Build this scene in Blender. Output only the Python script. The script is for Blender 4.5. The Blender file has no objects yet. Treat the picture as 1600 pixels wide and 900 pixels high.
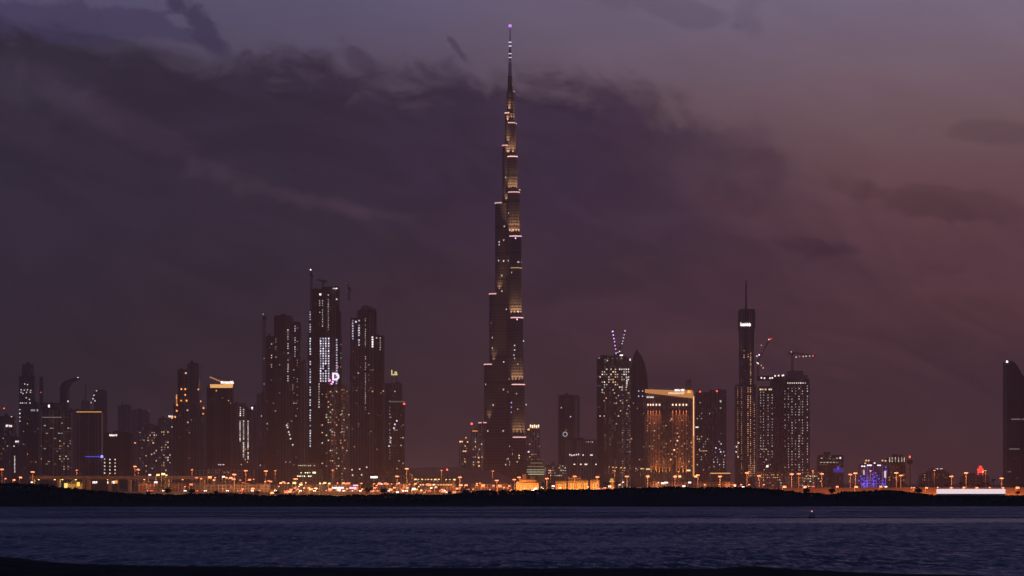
import bpy, math, random
from mathutils import Vector, Matrix
random.seed(7)
sc = bpy.context.scene
COL = sc.collection
R = math.radians

# ------------------------------------------------------------------ survey of the place
F, HY, H = 5181.0, 752.0, 12.0          # focal length and horizon used to turn sightings into metres
def PX(px, Y): return (px - 800.0) / F * Y
def PZ(py, Y): return H + (HY - py) / F * Y

# ------------------------------------------------------------------ camera
cam = bpy.data.cameras.new('camera'); cam_o = bpy.data.objects.new('camera', cam); COL.objects.link(cam_o)
cam_o.location = (0, 0, H); cam_o.rotation_euler = (R(90), 0, 0)
cam.sensor_width = 36; cam.lens = 36 * F / 1600; cam.shift_y = (HY - 450) / 1600
cam.clip_start = 0.5; cam.clip_end = 40000
sc.camera = cam_o

# ------------------------------------------------------------------ node helpers
def s2l(c): c /= 255.0; return c / 12.92 if c <= .04045 else ((c + .055) / 1.055) ** 2.4
def rgb(r, g, b): return (s2l(r), s2l(g), s2l(b), 1)
class E:
    """a tiny expression wrapper round shader math nodes"""
    def __init__(s, t, sock): s.t = t; s.s = sock
    def _m(s, op, *a):
        n = s.t.nodes.new('ShaderNodeMath'); n.operation = op
        for i, v in enumerate((s,) + a):
            if isinstance(v, E): s.t.links.new(v.s, n.inputs[i])
            else: n.inputs[i].default_value = v
        return E(s.t, n.outputs[0])
    def __add__(s, o): return s._m('ADD', o)
    __radd__ = __add__
    def __sub__(s, o): return s._m('SUBTRACT', o)
    def __rsub__(s, o): return s._m('MULTIPLY', -1.0)._m('ADD', o)
    def __mul__(s, o): return s._m('MULTIPLY', o)
    __rmul__ = __mul__
    def __truediv__(s, o): return s._m('DIVIDE', o)
    def gt(s, o): return s._m('GREATER_THAN', o)
    def lt(s, o): return s._m('LESS_THAN', o)
    def floor(s): return s._m('FLOOR')
    def fract(s): return s._m('FRACT')
    def pow(s, o): return s._m('POWER', o)
    def sqrt(s): return s._m('SQRT')
    def max(s, o): return s._m('MAXIMUM', o)
    def min(s, o): return s._m('MINIMUM', o)
    def atan2(s, o): return s._m('ARCTAN2', o)
    def asin(s): return s._m('ARCSINE')
    def smooth(s, a, b):
        n = s.t.nodes.new('ShaderNodeMapRange'); n.interpolation_type = 'SMOOTHSTEP'; n.clamp = True
        s.t.links.new(s.s, n.inputs[0]); n.inputs[1].default_value = a; n.inputs[2].default_value = b
        return E(s.t, n.outputs[0])
def xyz(t, sock):
    n = t.nodes.new('ShaderNodeSeparateXYZ'); t.links.new(sock, n.inputs[0]); return [E(t, n.outputs[i]) for i in range(3)]
def vec(t, *a):
    n = t.nodes.new('ShaderNodeCombineXYZ')
    for i, v in enumerate(a):
        if isinstance(v, E): t.links.new(v.s, n.inputs[i])
        else: n.inputs[i].default_value = v
    return n.outputs[0]
def noise(t, v, scale, detail=5, rough=.55, dist=0):
    n = t.nodes.new('ShaderNodeTexNoise'); t.links.new(v, n.inputs['Vector'])
    n.inputs['Scale'].default_value = scale; n.inputs['Detail'].default_value = detail
    n.inputs['Roughness'].default_value = rough; n.inputs['Distortion'].default_value = dist
    return E(t, n.outputs[0])
def ramp(t, e, stops, interp='LINEAR'):
    n = t.nodes.new('ShaderNodeValToRGB'); n.color_ramp.interpolation = interp
    el = n.color_ramp.elements
    while len(el) < len(stops): el.new(.5)
    for i, (p, c) in enumerate(stops): el[i].position = p
    for i, (p, c) in enumerate(stops): el[i].color = c if isinstance(c, tuple) else (c, c, c, 1)
    t.links.new(e.s, n.inputs[0]); return n.outputs[0]
def mixc(t, f, a, b, mode='MIX'):
    n = t.nodes.new('ShaderNodeMix'); n.data_type = 'RGBA'; n.blend_type = mode
    for k, v in ((0, f), (6, a), (7, b)):
        if isinstance(v, E): t.links.new(v.s, n.inputs[k])
        elif isinstance(v, (tuple, float, int)): n.inputs[k].default_value = v
        else: t.links.new(v, n.inputs[k])
    return n.outputs[2]

# ------------------------------------------------------------------ world: dusk sky with a bank of purple cloud
w = bpy.data.worlds.new('World'); sc.world = w; w.use_nodes = True
t = w.node_tree; t.nodes.clear()
tc = t.nodes.new('ShaderNodeTexCoord')
dx, dy, dz = xyz(t, tc.outputs['Generated'])
az = dx.atan2(dy); el = dz.asin()
S = az * (F / 800)                      # about -1 .. 1 across the bay
T = el * (F / 752)                      # 0 at the horizon, 1 some eight degrees up
base = vec(t, S, T, 0.0)
n1 = noise(t, vec(t, S * 1.0 + T * .6, T * 1.7, 3.0), 2.6, 7, .58, .6)
n2 = noise(t, vec(t, S * 1.0 + T * .9, T * 2.6 + S * .7, 9.0), 1.6, 6, .5, .3)
n3 = noise(t, vec(t, S, T * 1.3, 5.0), 7.0, 5, .6, 1.0)
Tn = (T + (n1 - .5) * .10) * .25        # ramps run to T = 4
left = ramp(t, Tn, [(0, rgb(60, 44, 44)), (.05, rgb(49, 37, 39)), (.11, rgb(47, 37, 42)), (.15, rgb(62, 52, 64)),
                    (.20, rgb(90, 78, 98)), (.25, rgb(98, 94, 126)), (.33, rgb(62, 70, 110)), (.6, rgb(42, 53, 98)), (1, rgb(38, 44, 70))])
right = ramp(t, Tn, [(0, rgb(72, 46, 44)), (.05, rgb(80, 50, 54)), (.09, rgb(106, 65, 67)), (.13, rgb(118, 76, 82)), (.155, rgb(128, 90, 95)),
                     (.19, rgb(136, 106, 112)), (.25, rgb(140, 124, 148)), (.33, rgb(72, 74, 112)), (.6, rgb(44, 53, 98)), (1, rgb(38, 44, 70))])
clear = mixc(t, (S + (n2 - .5) * .5).smooth(-.75, 1.0), left, right)
# upper edge of the cloud bank as a function of azimuth
yb = ramp(t, S * .5 + .5, [(0, (752 - 20) / 900), (.10, (752 - 50) / 900), (.22, (752 - 70) / 900), (.32, (752 - 100) / 900), (.44, (752 - 118) / 900),
                           (.56, (752 - 122) / 900), (.66, (752 - 160) / 900), (.76, (752 - 205) / 900), (.86, (752 - 280) / 900), (1.0, (752 - 360) / 900)])
ybt = xyz(t, yb)[0] * (900 / 752)
n4 = noise(t, vec(t, S - T * .5, T * 1.6 + S * .3, 11.0), 16.0, 4, .6, .8)
edge = ybt - T + (n3 - .5) * .20 + (n1 - .5) * .17 + (n4 - .5) * .06
bank = edge.smooth(-.02, .075)
fade = (S + (T - .5) * .35 + (n2 - .5) * .5).smooth(.80, .15)          # thins out to the right
low = (T + (n1 - .5) * .25).smooth(.22, .62)                            # and towards the horizon
cm = bank * fade * (low * .85 + .12)
cloudcol = ramp(t, S * .5 + .5 + (n2 - .5) * .25, [(0, rgb(49, 42, 58)), (.3, rgb(47, 40, 59)), (.55, rgb(56, 40, 66)), (.75, rgb(70, 47, 68)), (1, rgb(86, 58, 68))])
sky = mixc(t, cm * .97, clear, cloudcol)
def blob(px, py, rx, ry, tilt=0, seed=0, soft=.6):
    ax = (S * 800 + (800 - px)) ; ay = (T * 752 + (py - 752))
    ca, sa = math.cos(R(tilt)), math.sin(R(tilt))
    u = (ax * ca + ay * sa) * (1 / rx); v = (ay * ca - ax * sa) * (1 / ry)
    d = (u * u + v * v).sqrt() + (n3 - .5) * 3.0 + (n1 - .5) * 2.0
    return d.smooth(1.15, 1.15 - soft)
for (px, py, rx, ry, tl, a, c) in [(318, 52, 50, 16, -42, .7, (58, 50, 84)), (712, 78, 34, 8, -52, .55, (66, 56, 78)), (1285, 388, 60, 17, -8, .6, (70, 42, 52)),
                                   (1060, 20, 120, 22, -10, .3, (84, 74, 98)), (1170, 40, 60, 30, -60, .25, (92, 80, 102)), (1420, 320, 130, 14, -14, .35, (84, 56, 58)), (60, 165, 60, 22, -10, .35, (48, 42, 54)), (160, 85, 110, 18, -8, .45, (46, 40, 56)), (960, 155, 60, 12, -30, .4, (60, 46, 66)), (930, 448, 170, 22, 5, .45, (64, 42, 54)), (100, 45, 150, 26, -3, .5, (60, 52, 92)),
                                   (1545, 215, 80, 18, -5, .3, (92, 66, 72)), (1500, 325, 150, 24, -6, .35, (88, 54, 56)), (560, 95, 50, 22, -40, .5, (62, 50, 72))]:
    sky = mixc(t, blob(px, py, rx, ry, tl) * a, sky, rgb(*c))
for (px, py, rx, ry, tl, a, c) in [(520, 322, 120, 13, -12, .5, (90, 68, 84)), (190, 195, 190, 34, -28, .38, (84, 68, 88)), (60, 150, 120, 40, -20, .3, (76, 68, 88)), (380, 285, 110, 18, -22, .3, (76, 60, 74)), (1250, 430, 330, 26, -3, .3, (96, 62, 66)), (1180, 330, 170, 34, -15, .4, (110, 74, 80)), (1060, 265, 70, 26, -20, .3, (96, 70, 84))]:
    sky = mixc(t, blob(px, py, rx, ry, tl, soft=1.1) * a, sky, rgb(*c))
grain = noise(t, vec(t, S * 1.3 + T * .3, T * 2.4 + S * .6, 1.0), 2.8, 7, .58, 1.2)
gv = (grain.smooth(.25, .75) - .5) * (.08 + bank * .36) + .97
sky = mixc(t, 1.0, sky, vec(t, gv, gv, gv), 'MULTIPLY')
ns = t.nodes.new('ShaderNodeTexSky'); ns.sky_type = 'NISHITA'; ns.sun_disc = False
ns.sun_elevation = R(-4); ns.sun_rotation = R(70); ns.dust_density = 4
bgs = t.nodes.new('ShaderNodeBackground'); t.links.new(ns.outputs[0], bgs.inputs[0]); bgs.inputs[1].default_value = .05
bg = t.nodes.new('ShaderNodeBackground'); t.links.new(sky, bg.inputs[0]); bg.inputs[1].default_value = 1.0
ad = t.nodes.new('ShaderNodeAddShader'); t.links.new(bg.outputs[0], ad.inputs[0]); t.links.new(bgs.outputs[0], ad.inputs[1])
wo = t.nodes.new('ShaderNodeOutputWorld'); t.links.new(ad.outputs[0], wo.inputs[0])
w.cycles.sampling_method = 'MANUAL'; w.cycles.sample_map_resolution = 512

sc.view_settings.view_transform = 'Standard'; sc.view_settings.look = 'None'
sc.view_settings.exposure = 0; sc.view_settings.gamma = 1; sc.view_settings.use_curve_mapping = False
cy = sc.cycles
cy.use_denoising = True; cy.max_bounces = 5; cy.diffuse_bounces = 1; cy.glossy_bounces = 2; cy.volume_bounces = 1; cy.transparent_max_bounces = 6
cy.use_light_tree = True; cy.sample_clamp_indirect = 3; cy.sample_clamp_direct = 6

# ------------------------------------------------------------------ geometry helpers
class MB:
    def __init__(s): s.v = []; s.f = []
    def add(s, vs, fs):
        k = len(s.v); s.v += [tuple(p) for p in vs]; s.f += [tuple(i + k for i in f) for f in fs]; return s
    def box(s, x0, x1, y0, y1, z0, z1):
        return s.add([(x0, y0, z0), (x1, y0, z0), (x1, y1, z0), (x0, y1, z0), (x0, y0, z1), (x1, y0, z1), (x1, y1, z1), (x0, y1, z1)],
                     [(0, 3, 2, 1), (4, 5, 6, 7), (0, 1, 5, 4), (1, 2, 6, 5), (2, 3, 7, 6), (3, 0, 4, 7)])
    def prism(s, pts, z0, z1, top=None):
        n = len(pts); tp = top or pts
        zt = z1 if isinstance(z1, (list, tuple)) else [z1] * n
        return s.add([(p[0], p[1], z0) for p in pts] + [(p[0], p[1], zt[i]) for i, p in enumerate(tp)],
                     [tuple(range(n - 1, -1, -1)), tuple(range(n, 2 * n))] + [(i, (i + 1) % n, n + (i + 1) % n, n + i) for i in range(n)])
    def front(s, pts, y0, y1):
        """outline in x,z (counter-clockwise seen from the bay) with depth y0..y1"""
        n = len(pts)
        return s.add([(p[0], y0, p[1]) for p in pts] + [(p[0], y1, p[1]) for p in pts],
                     [tuple(range(n)), tuple(range(2 * n - 1, n - 1, -1))] + [((i + 1) % n, i, n + i, n + (i + 1) % n) for i in range(n)])
    def cyl(s, x, y, r0, r1, z0, z1, n=12, sy=1.0):
        a = [2 * math.pi * i / n for i in range(n)]
        return s.prism([(x + r0 * math.cos(q), y + r0 * sy * math.sin(q)) for q in a], z0, z1, [(x + r1 * math.cos(q), y + r1 * sy * math.sin(q)) for q in a])
    def bar(s, a, b, w, w2=None):
        a = Vector(a); b = Vector(b); d = (b - a).normalized(); u = d.orthogonal().normalized(); v = d.cross(u); w2 = w if w2 is None else w2
        vs = [a + (u * i + v * j) * w / 2 for i, j in ((-1, -1), (1, -1), (1, 1), (-1, 1))] + [b + (u * i + v * j) * w2 / 2 for i, j in ((-1, -1), (1, -1), (1, 1), (-1, 1))]
        return s.add(vs, [(0, 3, 2, 1), (4, 5, 6, 7), (0, 1, 5, 4), (1, 2, 6, 5), (2, 3, 7, 6), (3, 0, 4, 7)])
    def mesh(s, name, mat=None, smooth=False):
        m = bpy.data.meshes.new(name); m.from_pydata(s.v, [], s.f); m.update()
        if mat: m.materials.append(mat)
        if smooth: m.polygons.foreach_set('use_smooth', [True] * len(m.polygons))
        return m
    def build(s, name, mat, parent=None, loc=None, smooth=False):
        o = bpy.data.objects.new(name, s.mesh(name, mat, smooth)); COL.objects.link(o)
        if parent: o.parent = parent
        if loc: o.location = loc
        return o
def tag(o, label=None, cat=None, group=None, kind=None):
    if label: o['label'] = label
    if cat: o['category'] = cat
    if group: o['group'] = group
    if kind: o['kind'] = kind
    return o
def empty(name, loc, label=None, cat=None, group=None, rz=0):
    o = bpy.data.objects.new(name, None); COL.objects.link(o); o.location = loc; o.rotation_euler = (0, 0, rz); o.empty_display_size = 1
    return tag(o, label, cat, group)
def link_mesh(name, me, parent, loc, rot=None, scale=None):
    o = bpy.data.objects.new(name, me); COL.objects.link(o); o.parent = parent; o.location = loc
    if rot: o.rotation_euler = rot
    if scale: o.scale = scale
    return o
KIDS = {}
ORD = ['leftmost', 'second', 'third', 'fourth', 'fifth', 'sixth', 'seventh', 'eighth', 'ninth', 'tenth', 'eleventh', 'twelfth', 'thirteenth', 'fourteenth', 'fifteenth', 'sixteenth', 'seventeenth', 'eighteenth', 'nineteenth', 'twentieth', 'next to last', 'last']
PLACE = [(30, 'the far left blocks'), (112, 'the broad lined slabs at left'), (162, 'the orange-topped tower at left'), (208, 'the black office block'), (270, 'the hazy blocks at left'), (320, 'the twin-slab tower'), (366, 'the amber-crowned tower'), (412, 'the white-dotted curved tower'),
         (478, 'the left construction tower'), (546, 'the letter D tower'), (604, 'the right construction tower'), (640, 'the yellow-lettered tower'), (715, 'the low rise'), (756, 'the stepped hotel'), (822, 'the tallest tower'), (870, 'the lit terraces'), (932, 'the bright yellow buildings'),
         (985, 'the window-dotted crane-topped tower'), (1008, 'the dark pointed tower'), (1086, 'the orange hotel'), (1145, 'the ribbed tower'), (1184, 'the spired tower'), (1222, 'the narrow dotted tower'), (1272, 'the ragged-topped high-rise'), (1330, 'the blue-panelled mid-rise'), (1388, 'the blue hotel'), (1428, 'the slender pole'), (1490, 'the low dark hall'), (1560, 'the red roof sign'), (9999, 'the curved tower at right')]
REP = []
def place_of(px):
    for a, n_ in PLACE:
        if px < a: return n_
def number_repeats():
    bins = {}
    for (o, what, px) in REP: bins.setdefault((what, place_of(px)), []).append((px, o))
    for (what, pl), L in bins.items():
        L.sort(key=lambda q: q[0])
        for i, (px, o) in enumerate(L):
            o['label'] = f'{what} below {pl}' if len(L) == 1 else f'{what} below {pl}, {ORD[i]}' + (' from left' if i else ' of them')
def copy_tree(o, parent=None):
    c = o.copy(); COL.objects.link(c); c.parent = parent
    if parent is None: c['label'] = ''
    for ch in list(o.children): copy_tree(ch, c)
    return c
def lamp(kind, parent, loc, power, color, size=.6, aim=None, spot=60, blend=.6):
    l = bpy.data.lights.new('lamp_light', kind); l.energy = power; l.color = color
    if kind == 'SPOT': l.spot_size = R(spot); l.spot_blend = blend
    if kind == 'AREA': l.size = size
    else: l.shadow_soft_size = size
    o = bpy.data.objects.new('lamp_light', l); COL.objects.link(o); o.location = loc
    if parent: o.parent = parent
    if aim: o.rotation_euler = Vector(aim).to_track_quat('-Z', 'Y').to_euler()
    return o

# ------------------------------------------------------------------ materials
SOD = (1, .24, .05)
def principled(name, col, rough=.7, metal=0, nscale=None, namt=.3, spec=.5):
    m = bpy.data.materials.new(name); m.use_nodes = True; t = m.node_tree; p = t.nodes['Principled BSDF']
    p.inputs['Roughness'].default_value = rough; p.inputs['Metallic'].default_value = metal; p.inputs['Specular IOR Level'].default_value = spec
    c = (col[0], col[1], col[2], 1)
    if nscale:
        tc = t.nodes.new('ShaderNodeTexCoord'); n = noise(t, tc.outputs['Object'], nscale, 5, .6)
        dk = tuple(x * (1 - namt) for x in c[:3]) + (1,); lt = tuple(min(1, x * (1 + namt)) for x in c[:3]) + (1,)
        t.links.new(mixc(t, n.smooth(.3, .7), dk, lt), p.inputs['Base Color'])
    else: p.inputs['Base Color'].default_value = c
    return m
def emitter(name, col, strength, sampled=False):
    m = bpy.data.materials.new(name); m.use_nodes = True; t = m.node_tree; p = t.nodes['Principled BSDF']
    p.inputs['Base Color'].default_value = (.05, .05, .05, 1); p.inputs['Emission Color'].default_value = (*col, 1); p.inputs['Emission Strength'].default_value = strength
    if not sampled: m.cycles.emission_sampling = 'NONE'
    return m
WARM, AMBER, WHITE, COOL, RED, LILAC, GREENY, BLUE = (1, .55, .28), (1, .34, .08), (1, .86, .82), (.78, .8, 1), (1, .08, .06), (.8, .5, 1), (.8, .85, .55), (.14, .1, 1)
EM = {}
def em(col, s):
    k = (col, round(s, 2))
    if k not in EM: EM[k] = emitter('lit_glass_or_glow', col, s)
    return EM[k]
FC = [0]
def facade(dens=.06, warm=.7, strength=.8, bay=4.5, fl=4.0, wall=.10, tint=(1, .95, .95), glass=.03, colvar=1.0, win=(.22, .78, .3, .75), dim=.0, zlo=0, zhi=1e4, dimcol=(1, .5, .25), rough=.35):
    """curtain wall or punched windows in metres of the building's own walls; a share of the rooms has its light on"""
    FC[0] += 1; seed = FC[0] * 13.7
    m = bpy.data.materials.new('facade'); m.use_nodes = True; t = m.node_tree; p = t.nodes['Principled BSDF']
    tc = t.nodes.new('ShaderNodeTexCoord'); x, y, z = xyz(t, tc.outputs['Object'])
    u = (x + y * .83 + 500) * (1 / bay); v = (z + 500) * (1 / fl)
    fu, fv = u.floor(), v.floor()
    def wn(vv):
        n = t.nodes.new('ShaderNodeTexWhiteNoise'); n.noise_dimensions = '3D'; t.links.new(vv, n.inputs[0]); return n
    a = wn(vec(t, fu, fv, seed)); r1 = E(t, a.outputs[0]); r2, r3, r4 = xyz(t, a.outputs[1])
    c = E(t, wn(vec(t, fu, seed + 3.1, 0.0)).outputs[0])
    cl = noise(t, vec(t, x * .02, y * .02, z * .03 + seed), 1.0, 3, .6)
    th = (c * c * 2.2 * colvar + (1 - .6 * colvar)) * (dens * 1.5) * (cl.smooth(.32, .68) * 1.7 + .15)
    lit = r1.lt(th)
    uu, vv = u.fract(), v.fract()
    mask = uu.gt(win[0]) * uu.lt(win[1]) * vv.gt(win[2]) * vv.lt(win[3])
    rng = z.gt(zlo) * z.lt(zhi)
    e = lit * mask * rng * (r2 * r2 * r2 * 1.9 + .16) * (strength * .62)
    if dim: e = e + mask * (r3 * .7 + .3) * cl.smooth(.35, .75) * dim
    glassm = uu.gt(.25) * vv.gt(.14)
    wide = E(t, wn(vec(t, (u * (bay / 7.3)).floor(), seed + 9.7, 1.0)).outputs[0])
    wv = (wide * 1.9 + .35) * (wall * 1.6)
    gv_ = (wide * .8 + .6) * glass
    t.links.new(mixc(t, glassm, vec(t, wv * tint[0], wv * tint[1], wv * tint[2]), vec(t, gv_, gv_, gv_ * 1.1)), p.inputs['Base Color'])
    rr = .85 - glassm * (.85 - rough); t.links.new(rr.s, p.inputs['Roughness'])
    wc = mixc(t, r4.lt(warm), (.82, .84, 1, 1), (1, .58, .32, 1))
    wc = mixc(t, r4.lt(warm * .25), wc, (1, .3, .1, 1))
    t.links.new(wc, p.inputs['Emission Color']); t.links.new(e.s, p.inputs['Emission Strength'])
    m.cycles.emission_sampling = 'NONE'
    return m
M = dict(
    concrete=principled('concrete', (.26, .25, .24), .85, 0, .15, .25), dark=principled('dark_cladding', (.05, .05, .055), .5, 0, .1, .3),
    steel=principled('painted_steel', (.12, .12, .12), .5, .6), pole=principled('galvanised_pole', (.10, .10, .10), .7, 0),
    sand=principled('sandstone_render', (.46, .36, .22), .85, 0, .3, .2), mud=principled('wet_mud', (.035, .032, .03), .6, 0, .05, .4),
    soil=principled('dark_soil', (.045, .04, .035), .95, 0, .8, .4, .1), asphalt=principled('asphalt', (.05, .05, .05), .8, 0, .05, .2),
    roadside=principled('roadside_sand', (.30, .22, .15), .95, 0, .01, .35), leaf=principled('mangrove_leaf', (.035, .05, .03), .8, 0, .5, .4, .1),
    palm=principled('palm_leaf', (.06, .09, .04), .7, 0, .5, .3), bark=principled('bark', (.12, .09, .06), .9, 0, 2, .3),
    carpaint=principled('car_paint', (.5, .5, .5), .3), tyre=principled('tyre', (.02, .02, .02), .9), glass=principled('car_glass', (.02, .02, .02), .1),
    red=principled('red_paint', (.45, .03, .03), .5), whitep=principled('white_paint', (.7, .7, .7), .5))

# ================================================================== SETTING
# ---- ground: one sheet from under the viewer, below the creek, up the far bank and on to the horizon
def lerp_tab(tab, x):
    if x <= tab[0][0]: return tab[0][1]
    for (a, va), (b, vb) in zip(tab, tab[1:]):
        if x <= b: return va + (vb - va) * (x - a) / (b - a)
    return tab[-1][1]
BANK = [(-600, 757), (0, 760), (50, 761), (100, 765), (150, 770), (180, 773), (300, 774.5), (400, 776.5), (560, 776.5), (660, 775), (700, 773.5), (740, 770), (790, 771.5), (830, 771), (900, 766.5),
        (1000, 764.5), (1180, 764.5), (1225, 769), (1270, 771.5), (1310, 775.5), (1332, 771), (1400, 767), (1450, 772), (1470, 775), (1500, 775.5), (1560, 775), (1600, 776), (2400, 765)]
YB = 1640.0
def bank_z(X): return PZ(lerp_tab(BANK, 800 + X * F / YB) + 2.2, YB)
def sm(x): x = max(0, min(1, x)); return x * x * (3 - 2 * x)
from mathutils import noise as mn
def ground_z(X, Y):
    if Y < 240: return 8.2 + (-2 - 8.2) * sm((Y - 105) / 110)
    if Y < 1520: return -2
    zb = bank_z(X)
    if Y < 1640: return -2 + (zb + 2) * sm((Y - 1552 + 34 * mn.noise(Vector((X * .006, 0, 3))) + 10 * mn.noise(Vector((X * .05, 0, 3)))) / 80)
    if Y < 1760: return zb
    return zb + (2.2 - zb) * sm((Y - 1760) / 120)
ys = [-280, -100, 0, 10, 20, 240, 600, 1000, 1400, 1520] + list(range(1530, 1660, 8)) + [1700, 1760, 1790, 1820, 1850, 1880, 2000, 2300, 2800, 3500, 4500, 6000, 8000, 10000, 12400]
ys = sorted(set(ys + list(range(95, 240, 12))))
xs = [-3400, -2600, -2000, -1500, -1100, -900] + [-800 + 8 * i for i in range(201)] + [900, 1100, 1500, 2000, 2600, 3400]
g = MB(); nx = len(xs)
for Y in ys:
    for X in xs: g.v.append((X, Y, ground_z(X, Y)))
for j in range(len(ys) - 1):
    for i in range(nx - 1): k = j * nx + i; g.f.append((k, k + 1, k + 1 + nx, k + nx))
gm = bpy.data.materials.new('ground'); gm.use_nodes = True; t = gm.node_tree; p = t.nodes['Principled BSDF']
ge = t.nodes.new('ShaderNodeNewGeometry'); gx, gy, gz = xyz(t, ge.outputs['Position'])
gn = noise(t, ge.outputs['Position'], .02, 6, .6)
t.links.new(mixc(t, gy.smooth(1860, 2000), mixc(t, gn.smooth(.35, .65), (.03, .028, .022, 1), (.05, .045, .035, 1)), mixc(t, gn.smooth(.3, .7), (.20, .15, .10, 1), (.34, .26, .18, 1))), p.inputs['Base Color'])
p.inputs['Roughness'].default_value = .95; p.inputs['Specular IOR Level'].default_value = .1
tag(g.build('ground', gm, smooth=True), kind='structure')

# ---- near bank: the dark lip of land the picture is taken from
NEAR = [(-400, 866), (-60, 869), (0, 873), (40, 879), (90, 882.5), (180, 885), (300, 887.5), (500, 889), (760, 890), (1000, 890.5), (1130, 891), (1155, 888.5), (1190, 887), (1215, 889), (1260, 892), (1330, 896), (1420, 899), (1600, 903), (2000, 908)]
g = MB(); ny = 26; nxx = 420
for j in range(ny):
    Y = 52 + 30 * j / (ny - 1)
    for i in range(nxx):
        X = -22 + 44 * i / (nxx - 1); crest = PZ(lerp_tab(NEAR, 800 + X * F / 76.0), 76.0)
        prof = sm((Y - 56) / 20) if Y < 76 else 1 - ((Y - 76) / 30) ** 2 * 3
        z = 8.5 + (crest - 8.5) * prof + .016 * mn.noise(Vector((X * 2.2, Y * 1.3, 0))) + .008 * mn.noise(Vector((X * 8, Y * 5, 2)))
        if j in (0, ny - 1): z = 8.1
        g.v.append((X, Y, z))
for j in range(ny - 1):
    for i in range(nxx - 1): k = j * nxx + i; g.f.append((k, k + 1, k + 1 + nxx, k + nxx))
tag(g.build('shore', M['soil'], smooth=True), kind='structure')

g = MB(); rg = random.Random(21)
for i in range(5200):
    X = rg.uniform(-13.5, 13.5); Y = rg.uniform(70, 79); crest = PZ(lerp_tab(NEAR, 800 + X * F / 76.0), 76.0); prof = sm((Y - 56) / 20) if Y < 76 else 1 - ((Y - 76) / 30) ** 2 * 3
    if mn.noise(Vector((X * .5, Y * .4, 9))) < -.05: continue
    z = 8.5 + (crest - 8.5) * prof - .02; h_ = rg.uniform(.02, .065); a = rg.uniform(-.03, .03); g.add([(X - .006, Y, z), (X + .006, Y, z), (X + a, Y + a, z + h_)], [(0, 1, 2)])
tag(g.build('grass', M['soil']), 'short dark dry grass along the crest of the near bank', 'grass', kind='stuff')
# ---- creek water
wm = bpy.data.materials.new('water'); wm.use_nodes = True; t = wm.node_tree; p = t.nodes['Principled BSDF']
ge = t.nodes.new('ShaderNodeNewGeometry'); gx, gy, gz = xyz(t, ge.outputs['Position'])
p.inputs['Base Color'].default_value = (.006, .015, .060, 1); p.inputs['IOR'].default_value = 1.33
def ncol(v, sc_, det, ro):
    n = t.nodes.new('ShaderNodeTexNoise'); t.links.new(v, n.inputs['Vector']); n.inputs['Scale'].default_value = sc_; n.inputs['Detail'].default_value = det; n.inputs['Roughness'].default_value = ro
    return xyz(t, n.outputs['Color'])
calm = noise(t, vec(t, gx * .0012, gy * .012, 2.0), 1.0, 4, .55)
patch = noise(t, vec(t, gx * .012, gy * .012, 8.0), 1.0, 4, .6)
cband = (gy - 1000 - (calm - .5) * 160)._m('ABSOLUTE').smooth(80, 30)
wig = (1 - cband * .62) * (patch.smooth(.35, .62) * .65 + .35)
a1, a2, _q = ncol(vec(t, gx * .6, gy * .09, 0.0), 1.0, 4, .6)
b1, b2, _q = ncol(vec(t, gx * 1.9, gy * .3, 5.0), 1.0, 3, .6)
sx_ = ((a1 - .5) * .5 + (b1 - .5) * .35) * wig
sy_ = ((a2 - .5) * .95 + (b2 - .5) * .8) * wig - .14 * wig - .04
nv = t.nodes.new('ShaderNodeVectorMath'); nv.operation = 'NORMALIZE'; t.links.new(vec(t, sx_, sy_, 1.0), nv.inputs[0]); t.links.new(nv.outputs[0], p.inputs['Normal'])
rr = .26 - cband * .08; t.links.new(rr.s, p.inputs['Roughness'])
g = MB(); g.add([(-3300, 100, 0), (3300, 100, 0), (3300, 1640, 0), (-3300, 1640, 0)], [(0, 1, 2, 3)])
tag(g.build('water', wm), kind='structure')

# ---- mud flats lying just out of the water
def flat(py, x0, x1, wdt, seed):
    Yc = H * F / (py - HY); g = MB(); n = 90
    for side in (-1, 1):
        for i in range(n + 1):
            px = x0 + (x1 - x0) * i / n; taper = math.sin(math.pi * min(1, max(0, i / n))) ** .35 if 0 < i < n else 0
            yy = Yc + side * wdt * taper * (.6 + .5 * mn.noise(Vector((i * .13, side * 2.0, seed)))) + 14 * mn.noise(Vector((i * .05, 7, seed)))
            g.v.append((PX(px, Yc), yy, .05))
    k = len(g.v); m = n + 1
    g.v += [(PX(x0 + (x1 - x0) * i / n, Yc), (g.v[i][1] + g.v[m + i][1]) / 2, .22) for i in range(m)]
    for i in range(n): g.f.append((i, i + 1, k + i + 1, k + i)); g.f.append((k + i, k + i + 1, m + i + 1, m + i))
    tag(g.build('mud_flat', M['mud'], smooth=True), kind='structure')
flat(792, -200, 760, 34, 1); flat(797, 60, 900, 26, 2); flat(801.5, 130, 1010, 20, 3); flat(807.5, -60, 1150, 17, 4); flat(808.5, 1180, 1700, 15, 5); flat(799, 1300, 1500, 7, 6)

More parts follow.
